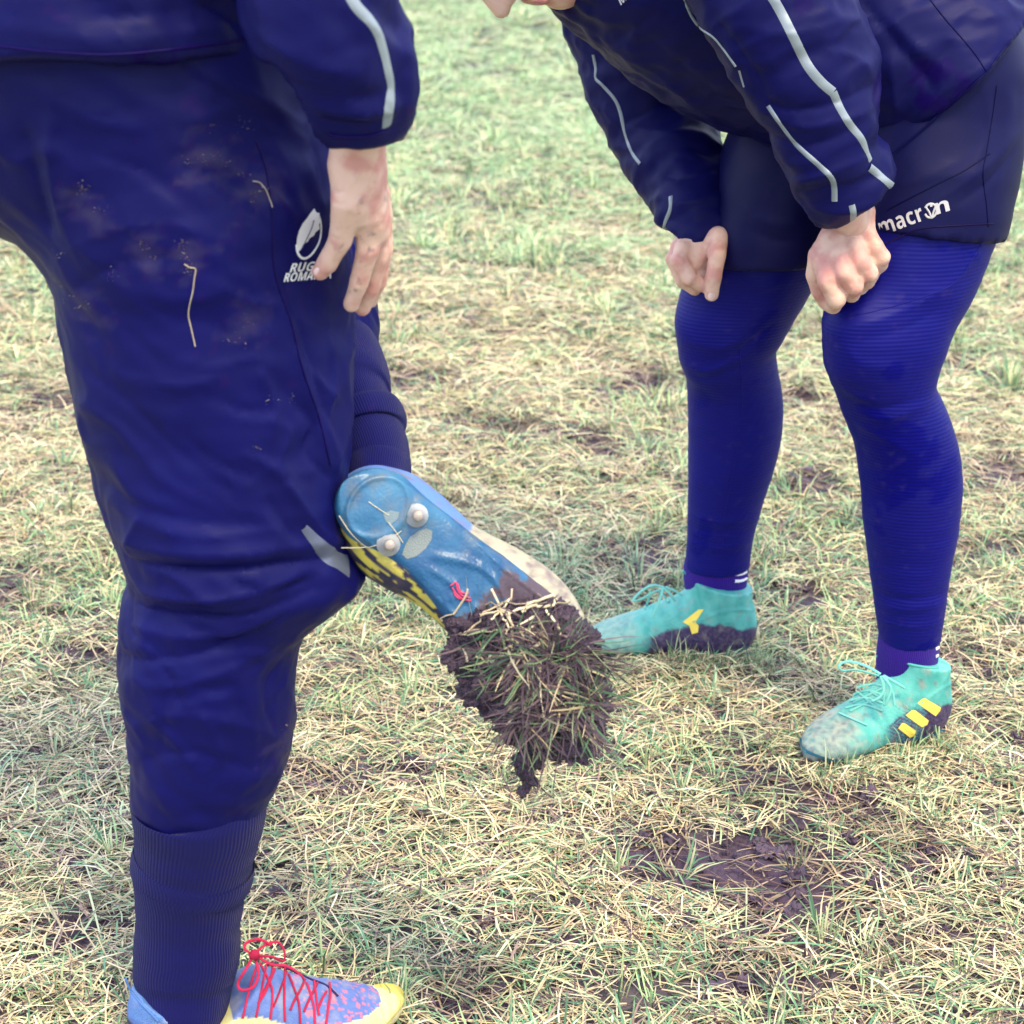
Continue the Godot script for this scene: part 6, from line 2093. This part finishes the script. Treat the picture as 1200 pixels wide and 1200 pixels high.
func right_body(root: Node3D) -> void:
	var f := Field.new()
	f.chain([[Vector3(0.5342, 0.9002, -2.68), 0.0936, 0.1], [Vector3(0.394, 0.9744, -2.69), 0.1204, 0.11], [Vector3(0.2164, 1.0589, -2.69), 0.119, 0.12], [Vector3(0.1233, 1.1011, -2.68), 0.0858, 0.09], [Vector3(0.0584, 1.093, -2.65), 0.0531, 0.05]], AWAY, 0.03, 2)
	f.chain([[Vector3(0.2504, 1.1037, -2.5), 0.0551, 0.0551], [Vector3(0.3119, 0.9666, -2.42), 0.0416, 0.0416], [Vector3(0.3602, 0.8696, -2.41), 0.038, 0.038], [Vector3(0.4103, 0.738, -2.445), 0.0258, 0.0258]], AWAY, 0.03, 2)
	f.chain([[Vector3(0.1669, 1.0123, -2.85), 0.0599, 0.0599], [Vector3(0.1785, 0.8529, -2.85), 0.0423, 0.0423], [Vector3(0.224, 0.7465, -2.79), 0.0327, 0.0327], [Vector3(0.246, 0.6768, -2.72), 0.0218, 0.0218]], AWAY, 0.03, 2)
	f.chain([[Vector3(0.5347, 0.8629, -2.64), 0.0917, 0.0917], [Vector3(0.4777, 0.5803, -2.52), 0.0434, 0.0434], [Vector3(0.5167, 0.3773, -2.54), 0.0449, 0.0449], [Vector3(0.5456, 0.1199, -2.565), 0.0304, 0.0304], [Vector3(0.5509, 0.0687, -2.575), 0.026, 0.026]], AWAY, 0.03, 2)
	f.chain([[Vector3(0.431, 0.8358, -2.74), 0.0794, 0.0794], [Vector3(0.3101, 0.5394, -2.755), 0.0568, 0.0568], [Vector3(0.319, 0.3628, -2.8), 0.054, 0.054], [Vector3(0.3067, 0.1212, -2.84), 0.0319, 0.0319], [Vector3(0.3084, 0.0845, -2.845), 0.0283, 0.0283]], AWAY, 0.03, 2)
	var md := nets(f, 0.012)
	md.paint(func(p: Vector3, n: Vector3) -> Color: return skin_color(p, 0.0))
	# near fist: knuckles to the right and below, thumb along the left edge
	var h := Field.new()
	h.chain([[Vector3(0.4134, 0.7516, -2.45), 0.0269, 0.022], [Vector3(0.4101, 0.731, -2.448), 0.0311, 0.022], [Vector3(0.4078, 0.7085, -2.445), 0.0374, 0.024], [Vector3(0.409, 0.6928, -2.44), 0.0415, 0.026]], AWAY, 0.012, 3)
	h.chain([[Vector3(0.3926, 0.6721, -2.455), 0.0188, 0.02], [Vector3(0.4197, 0.6708, -2.46), 0.0273, 0.024], [Vector3(0.4316, 0.6815, -2.46), 0.021, 0.024]], AWAY, 0.015, 2)
	finger(h, [Vector3(0.3766, 0.6947, -2.432), Vector3(0.3814, 0.6738, -2.414), Vector3(0.3929, 0.6526, -2.414), Vector3(0.3934, 0.6372, -2.44), Vector3(0.3948, 0.6393, -2.465)], [0.0135, 0.0125, 0.0125, 0.011, 0.01], 0.005)
	finger(h, [Vector3(0.3936, 0.703, -2.424), Vector3(0.4004, 0.6858, -2.408), Vector3(0.413, 0.6695, -2.41), Vector3(0.4149, 0.6522, -2.436), Vector3(0.4148, 0.6509, -2.462)], [0.0135, 0.0122, 0.0118, 0.0105, 0.0095], 0.005)
	finger(h, [Vector3(0.4126, 0.7135, -2.424), Vector3(0.4198, 0.6985, -2.412), Vector3(0.4312, 0.6843, -2.414), Vector3(0.4334, 0.6672, -2.44), Vector3(0.4311, 0.6655, -2.464)], [0.013, 0.0115, 0.011, 0.010, 0.009], 0.005)
	finger(h, [Vector3(0.4303, 0.7254, -2.436), Vector3(0.4386, 0.714, -2.426), Vector3(0.448, 0.7009, -2.428), Vector3(0.451, 0.6846, -2.452), Vector3(0.4482, 0.6829, -2.472)], [0.0115, 0.0105, 0.0102, 0.009, 0.008], 0.005)
	finger(h, [Vector3(0.3883, 0.7179, -2.45), Vector3(0.3718, 0.7003, -2.444), Vector3(0.3687, 0.6753, -2.442), Vector3(0.3762, 0.6536, -2.443), Vector3(0.384, 0.6394, -2.448)], [0.014, 0.0115, 0.0108, 0.010, 0.0085], 0.008)
	var m := nets(h, 0.0024)
	m.smooth(1)
	var fo := folds_on(m, [[[Vector2(0.15402, -0.24148), Vector2(0.15581, -0.24322), Vector2(0.15827, -0.24148)], 0.0018, 0.004], [[Vector2(0.16153, -0.23888), Vector2(0.16330, -0.24018), Vector2(0.16576, -0.23845)], 0.002, 0.004], [[Vector2(0.16893, -0.23455), Vector2(0.17068, -0.23541), Vector2(0.17270, -0.23368)], 0.002, 0.004], [[Vector2(0.17536, -0.22851), Vector2(0.17710, -0.22937), Vector2(0.17869, -0.22765)], 0.0018, 0.004], [[Vector2(0.15927, -0.24409), Vector2(0.15988, -0.23975), Vector2(0.16214, -0.23455)], -0.001, 0.003], [[Vector2(0.16671, -0.24018), Vector2(0.16733, -0.23628), Vector2(0.16873, -0.23109)], -0.001, 0.003],
		[[Vector2(0.15834, -0.25853), Vector2(0.16184, -0.25985), Vector2(0.16517, -0.25809)], -0.0007, 0.0016], [[Vector2(0.16826, -0.25239), Vector2(0.17087, -0.25326), Vector2(0.17373, -0.25107)], -0.0007, 0.0016], [[Vector2(0.17598, -0.24583), Vector2(0.17816, -0.24671), Vector2(0.18059, -0.24453)], -0.0007, 0.0016]])
	m.displace(func(p: Vector3, n: Vector3) -> float: return fo.at(p) + skin_noise.get_noise_3dv(p * 2.5) * 0.0004)
	var red := [Vector3(0.3933, 0.6895, -2.41), Vector3(0.4044, 0.6937, -2.41), Vector3(0.3809, 0.6862, -2.415), Vector3(0.42, 0.7063, -2.41)]
	m.paint(func(p: Vector3, n: Vector3) -> Color:
		return skin_color(p, 0.15).lerp(Color(0.48, 0.19, 0.18), clampf(near_any(p, red, 0.02), 0.0, 0.55)))
	md.join(m)
	# far fist: thumb lying down its near side
	h = Field.new()
	h.chain([[Vector3(0.2493, 0.6802, -2.705), 0.0252, 0.02], [Vector3(0.255, 0.6678, -2.688), 0.033, 0.024], [Vector3(0.2459, 0.6488, -2.68), 0.0319, 0.026], [Vector3(0.2367, 0.636, -2.675), 0.0228, 0.026]], AWAY, 0.012, 3)
	finger(h, [Vector3(0.2733, 0.6707, -2.665), Vector3(0.2697, 0.6504, -2.644), Vector3(0.2655, 0.6225, -2.636), Vector3(0.264, 0.6005, -2.636)], [0.0145, 0.0125, 0.0112, 0.0095], 0.008)
	finger(h, [Vector3(0.226, 0.6553, -2.662), Vector3(0.221, 0.6421, -2.65), Vector3(0.2345, 0.621, -2.642), Vector3(0.2512, 0.6102, -2.648), Vector3(0.2543, 0.6165, -2.66)], [0.0125, 0.0125, 0.0115, 0.010, 0.0095], 0.006)
	finger(h, [Vector3(0.2234, 0.6522, -2.685), Vector3(0.2166, 0.6372, -2.68), Vector3(0.2281, 0.6111, -2.672), Vector3(0.2447, 0.5987, -2.675)], [0.012, 0.0118, 0.011, 0.01], 0.005)
	finger(h, [Vector3(0.2243, 0.6464, -2.71), Vector3(0.2188, 0.6304, -2.708), Vector3(0.2281, 0.6065, -2.7), Vector3(0.2446, 0.5946, -2.7)], [0.0115, 0.011, 0.0105, 0.0095], 0.005)
	finger(h, [Vector3(0.2271, 0.6417, -2.73), Vector3(0.224, 0.6275, -2.73), Vector3(0.2298, 0.6081, -2.722), Vector3(0.2439, 0.5967, -2.72)], [0.0105, 0.010, 0.0095, 0.009], 0.005)
	m = nets(h, 0.0024)
	m.smooth(1)
	fo = folds_on(m, [[[Vector2(0.09459, -0.24583), Vector2(0.09621, -0.24322), Vector2(0.09780, -0.23975)], -0.002, 0.003], [[Vector2(0.09894, -0.24845), Vector2(0.10153, -0.24932), Vector2(0.10406, -0.24845)], -0.0008, 0.002], [[Vector2(0.08780, -0.24671), Vector2(0.09209, -0.24758), Vector2(0.09459, -0.24583)], -0.0012, 0.002], [[Vector2(0.08159, -0.23801), Vector2(0.08379, -0.24061), Vector2(0.08514, -0.24322)], 0.0012, 0.004]])
	m.displace(func(p: Vector3, n: Vector3) -> float: return fo.at(p) + skin_noise.get_noise_3dv(p * 2.5) * 0.0004)
	m.paint(func(p: Vector3, n: Vector3) -> Color: return skin_color(p, 0.15))
	md.join(m)
	# head hanging forward, face to the ground
	var up := Vector3(-0.86, 0.30, 0.25).normalized()
	var face := Vector3(-0.22, -0.95, 0.20)
	face = (face - up * face.dot(up)).normalized()
	var at := Vector3(-0.0042, 1.0925, -2.6)
	var ht := Transform3D(Basis(up.cross(face), up, face), at)
	md.join(head_md(ht))
	var o := put("body", md, skin, root)
	put("nail", nail(Vector3(0.263, 0.5999, -2.625), Vector3(0.05, -0.1, 0.98), Vector3(-0.03, -1, 0), 0.005, 0.0052), skin, o)
	put("hair", hair_md(ht), hair_mat, root)


func right_foot(root: Node3D, heel: Vector3, toe: Vector3, z: float, near: bool) -> void:
	# ribbed sock
	var m: MD
	if near:
		m = sleeve([[Vector3(0.5442, 0.148, -2.565), 0.0414, 0.043], [Vector3(0.5437, 0.1301, -2.565), 0.0421, 0.043], [Vector3(0.5433, 0.1061, -2.567), 0.0422, 0.042], [Vector3(0.5445, 0.0789, -2.57), 0.0413, 0.041], [Vector3(0.547, 0.0557, -2.575), 0.0379, 0.038]], AWAY, 160, 8)
	else:
		m = sleeve([[Vector3(0.3068, 0.1425, -2.842), 0.0466, 0.044], [Vector3(0.3056, 0.1228, -2.843), 0.0486, 0.044], [Vector3(0.306, 0.0984, -2.845), 0.0468, 0.042], [Vector3(0.3076, 0.0706, -2.845), 0.0425, 0.038]], AWAY, 160, 8)
	m.fill(Color(0.028, 0.011, 0.19))
	var so := put("sock", m, rib, root)
	var sc := Caster.new(m)
	for l in ([[Vector2(0.22610, -0.44908), Vector2(0.22785, -0.44808)], [Vector2(0.22642, -0.45357), Vector2(0.22818, -0.45257)], [Vector2(0.22675, -0.45808), Vector2(0.22805, -0.45708)]] if near else [[Vector2(0.11646, -0.40677), Vector2(0.11914, -0.40629), Vector2(0.12182, -0.40580), Vector2(0.12358, -0.40483)], [Vector2(0.11704, -0.41017), Vector2(0.11974, -0.41017), Vector2(0.12197, -0.40969), Vector2(0.12373, -0.40872)], [Vector2(0.11764, -0.41407), Vector2(0.11989, -0.41407), Vector2(0.12213, -0.41358), Vector2(0.12389, -0.41261)]]):
		var s := draped_strip(sc, l, 0.0048, 0.0012, 4)
		if s.v.size() > 9:
			s.fill(Color(0.75, 0.74, 0.76))
			put("sock_stripe", s, print_mat, so)
	var tr := boot_place(heel, toe, Vector3.UP)
	tr.origin.y -= 0.014
	var md := nets(boot_field(0.122, 0.004), 0.0027)
	md.smooth(1)
	md.displace(func(p: Vector3, n: Vector3) -> float:
		var s := 0.0005 * wrinkle_b.get_noise_3dv(p * 4.0)
		# ribs pressed into the side panel and a low ridge where the knitted collar starts
		if p.x < 0.07 and p.x > -0.04 and p.y > 0.03 and p.y < 0.075:
			s += 0.0007 * sin((p.y + p.x * 0.45) * 1150.0)
		s += 0.0014 * exp(-pow((p.y - 0.082 + 0.012 * sin(p.x * 40.0)) / 0.002, 2.0)) * (1.0 if p.x < 0.03 else 0.0)
		return s)
	var stain := noise(111 if near else 112, 34.0, 5)
	var fine := noise(113, 120.0, 3)
	var out_side := -1.0 if near else -1.0
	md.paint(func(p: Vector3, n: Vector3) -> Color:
		var t := stain.get_noise_3dv(p)
		var c := Color(0.045, 0.31, 0.27).lerp(Color(0.11, 0.43, 0.37), clampf(t + 0.5, 0.0, 1.0))
		# dark panel on the side
		var side := absf(p.z) > 0.014 or p.x < -0.05
		var edge := p.y - (0.072 - 0.30 * maxf(p.x - 0.015, 0.0) - 0.25 * maxf(-p.x - 0.02, 0.0)) + 0.006 * t
		var front := (0.082 if near else 0.11)
		if side and edge < 0.0 and p.x < front + 0.02 * t and p.y > 0.016:
			var k := clampf(-edge / 0.004, 0.0, 1.0) * clampf((front + 0.02 * t - p.x) / 0.02, 0.0, 1.0)
			var dark := Color(0.035, 0.022, 0.075).lerp(Color(0.13, 0.09, 0.15), clampf(fine.get_noise_3dv(p) + 0.2, 0.0, 1.0) * 0.8)
			if near and sin((p.y + p.x * 0.45) * 1150.0) > 0.2 and p.x > 0.0:
				dark = Color(0.06, 0.22, 0.25)
			c = c.lerp(dark, k)
		if p.y < 0.022 and p.x < 0.05:
			c = Color(0.02, 0.12, 0.24) if near else Color(0.03, 0.34, 0.38)
		# muddy toe and lower edge
		var g := maxf(smoothstep(0.10, 0.15, p.x + 0.035 * t + 0.25 * maxf(0.02 - p.y, 0.0)) * (0.74 + 0.3 * t), clampf((stain.get_noise_3dv(p * 1.5 + Vector3.ONE) - 0.12) * 1.5, 0.0, 0.6))
		if not near:
			g *= 0.6
		var mud := Color(0.31, 0.28, 0.225).lerp(Color(0.13, 0.115, 0.13), clampf(fine.get_noise_3dv(p * 0.6) * 1.5 + 0.35, 0.0, 1.0))
		c = c.lerp(mud, g)
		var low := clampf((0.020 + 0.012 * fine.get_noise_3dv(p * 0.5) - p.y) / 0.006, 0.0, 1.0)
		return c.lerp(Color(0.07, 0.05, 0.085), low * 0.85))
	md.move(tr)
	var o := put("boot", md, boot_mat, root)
	o.set_meta("label", "teal boot with three short yellow side stripes" if near else "teal boot with a forked yellow side mark")
	var sm := sole_mesh(0.011, 0.006, func(x: float, zz: float) -> float: return 0.0)
	sm.fill(Color(0.02, 0.16, 0.26))
	sm.move(tr)
	put("sole", sm, boot_mat, o)
	for q in [Vector2(-0.055, -0.018), Vector2(-0.055, 0.02), Vector2(0.11, -0.026), Vector2(0.11, 0.032), Vector2(0.165, -0.022), Vector2(0.165, 0.024)]:
		var st := stud(0.013, 0.007)
		st.fill(Color(0.6, 0.6, 0.62))
		st.move(tr * Transform3D(Basis(), Vector3(q.x, 0.007, q.y)))
		put("stud", st, tape, o)
	var ca := Caster.new(md)
	var yellow := Color(0.80, 0.62, 0.10)
	var marks := [[Vector2(0.22118, -0.48285), Vector2(0.22298, -0.48235), Vector2(0.23169, -0.48796), Vector2(0.23138, -0.49001), Vector2(0.22929, -0.49308), Vector2(0.21905, -0.48540)], [Vector2(0.21610, -0.48949), Vector2(0.21795, -0.48949), Vector2(0.22578, -0.49565), Vector2(0.22503, -0.49822), Vector2(0.22236, -0.49976), Vector2(0.21308, -0.49257)], [Vector2(0.21154, -0.49719), Vector2(0.21292, -0.49719), Vector2(0.21926, -0.50182), Vector2(0.21855, -0.50492), Vector2(0.21630, -0.50595), Vector2(0.20943, -0.50028)]] if near else [[Vector2(0.09923, -0.43024), Vector2(0.10194, -0.43024), Vector2(0.09765, -0.43765), Vector2(0.09953, -0.43963), Vector2(0.09920, -0.44360), Vector2(0.09604, -0.44460), Vector2(0.09453, -0.43963), Vector2(0.09083, -0.43765)]]
	for e in marks:
		var s := draped_poly(ca, e, 2, 0.0009)
		s.fill(yellow)
		put("yellow_mark", s, print_mat, o)
	# laces
	var teal := Color(0.17, 0.50, 0.43)
	var rows := [[Vector2(0.18577, -0.47624), Vector2(0.19300, -0.47422), Vector2(0.20045, -0.47574)], [Vector2(0.18416, -0.48031), Vector2(0.19233, -0.47828), Vector2(0.20080, -0.48133)], [Vector2(0.18256, -0.48438), Vector2(0.19073, -0.48235), Vector2(0.20014, -0.48540)], [Vector2(0.18049, -0.48847), Vector2(0.19006, -0.48643), Vector2(0.20043, -0.49001)], [Vector2(0.18748, -0.47422), Vector2(0.19423, -0.47929), Vector2(0.20192, -0.48438)], [Vector2(0.18589, -0.47828), Vector2(0.19270, -0.48438), Vector2(0.19855, -0.48949)], [Vector2(0.20048, -0.47624), Vector2(0.19337, -0.48031), Vector2(0.18446, -0.48540)], [Vector2(0.19988, -0.48133), Vector2(0.19184, -0.48540), Vector2(0.18291, -0.49052)], [Vector2(0.17743, -0.49154), Vector2(0.18503, -0.49513), Vector2(0.19265, -0.49873)]] if near else [[Vector2(0.06164, -0.43123), Vector2(0.06520, -0.42827), Vector2(0.07057, -0.42533)], [Vector2(0.06428, -0.42729), Vector2(0.06874, -0.42434), Vector2(0.07412, -0.42238)], [Vector2(0.06738, -0.42434), Vector2(0.07229, -0.42140), Vector2(0.07766, -0.41944)], [Vector2(0.07138, -0.42140), Vector2(0.07585, -0.41944), Vector2(0.08215, -0.41846)], [Vector2(0.07314, -0.41944), Vector2(0.07236, -0.42434), Vector2(0.07068, -0.43024)], [Vector2(0.07766, -0.41944), Vector2(0.08044, -0.42238), Vector2(0.08326, -0.42631)]]
	for l in rows:
		var c := draped_cord(ca, l, 0.0019, 0.001, 6, 0.6)
		c.fill(teal * rng.randf_range(0.75, 1.05))
		put("lace", c, lace_mat, o)
	var bows := []
	if near:
		bows = [[Vector3(0.4927, 0.1177, -2.487), Vector3(0.473, 0.1265, -2.495), Vector3(0.4516, 0.1282, -2.505), Vector3(0.4393, 0.1219, -2.505), Vector3(0.4449, 0.1157, -2.502), Vector3(0.4623, 0.1193, -2.497), Vector3(0.4902, 0.1161, -2.485)], [Vector3(0.4925, 0.1161, -2.485), Vector3(0.4971, 0.0989, -2.479), Vector3(0.4903, 0.0882, -2.475), Vector3(0.4815, 0.0831, -2.475)], [Vector3(0.4948, 0.1161, -2.485), Vector3(0.5063, 0.1009, -2.48), Vector3(0.5019, 0.0857, -2.475), Vector3(0.4978, 0.0781, -2.475), Vector3(0.4975, 0.0959, -2.48), Vector3(0.4972, 0.1136, -2.485)], [Vector3(0.4971, 0.1161, -2.485), Vector3(0.5158, 0.1014, -2.495), Vector3(0.5298, 0.089, -2.505)], [Vector3(0.4995, 0.1136, -2.485), Vector3(0.5101, 0.091, -2.485), Vector3(0.5131, 0.0742, -2.483)]]
	else:
		bows = [[Vector3(0.2249, 0.113, -2.8), Vector3(0.2071, 0.1158, -2.8), Vector3(0.1894, 0.1069, -2.795), Vector3(0.1792, 0.0953, -2.79), Vector3(0.1918, 0.0981, -2.79), Vector3(0.2094, 0.1078, -2.793), Vector3(0.2247, 0.1116, -2.797)], [Vector3(0.2246, 0.1143, -2.797), Vector3(0.2195, 0.1008, -2.79), Vector3(0.2121, 0.081, -2.785), Vector3(0.2085, 0.07, -2.785)], [Vector3(0.2272, 0.1143, -2.797), Vector3(0.2402, 0.1076, -2.8), Vector3(0.2533, 0.0985, -2.802)], [Vector3(0.2258, 0.1124, -2.795), Vector3(0.2345, 0.1049, -2.79), Vector3(0.2412, 0.0945, -2.792)]]
	for l in bows:
		var c := cord(smooth_line(l, 8), 0.0022, 7, 0.65)
		c.fill(teal * rng.randf_range(0.9, 1.15))
		put("lace", c, lace_mat, o)
	var rim := draped_cord(ca, [Vector2(0.19517, -0.45758), Vector2(0.20115, -0.45808), Vector2(0.20863, -0.46059), Vector2(0.21613, -0.46311), Vector2(0.22356, -0.46462), Vector2(0.22860, -0.46462)] if near else [Vector2(0.08997, -0.40823), Vector2(0.09549, -0.41212), Vector2(0.10370, -0.41505), Vector2(0.11095, -0.41602), Vector2(0.11813, -0.41505), Vector2(0.12434, -0.41261)], 0.0019, 0.0006, 8)
	rim.fill(Color(0.08, 0.37, 0.32))
	put("collar", rim, lace_mat, o)
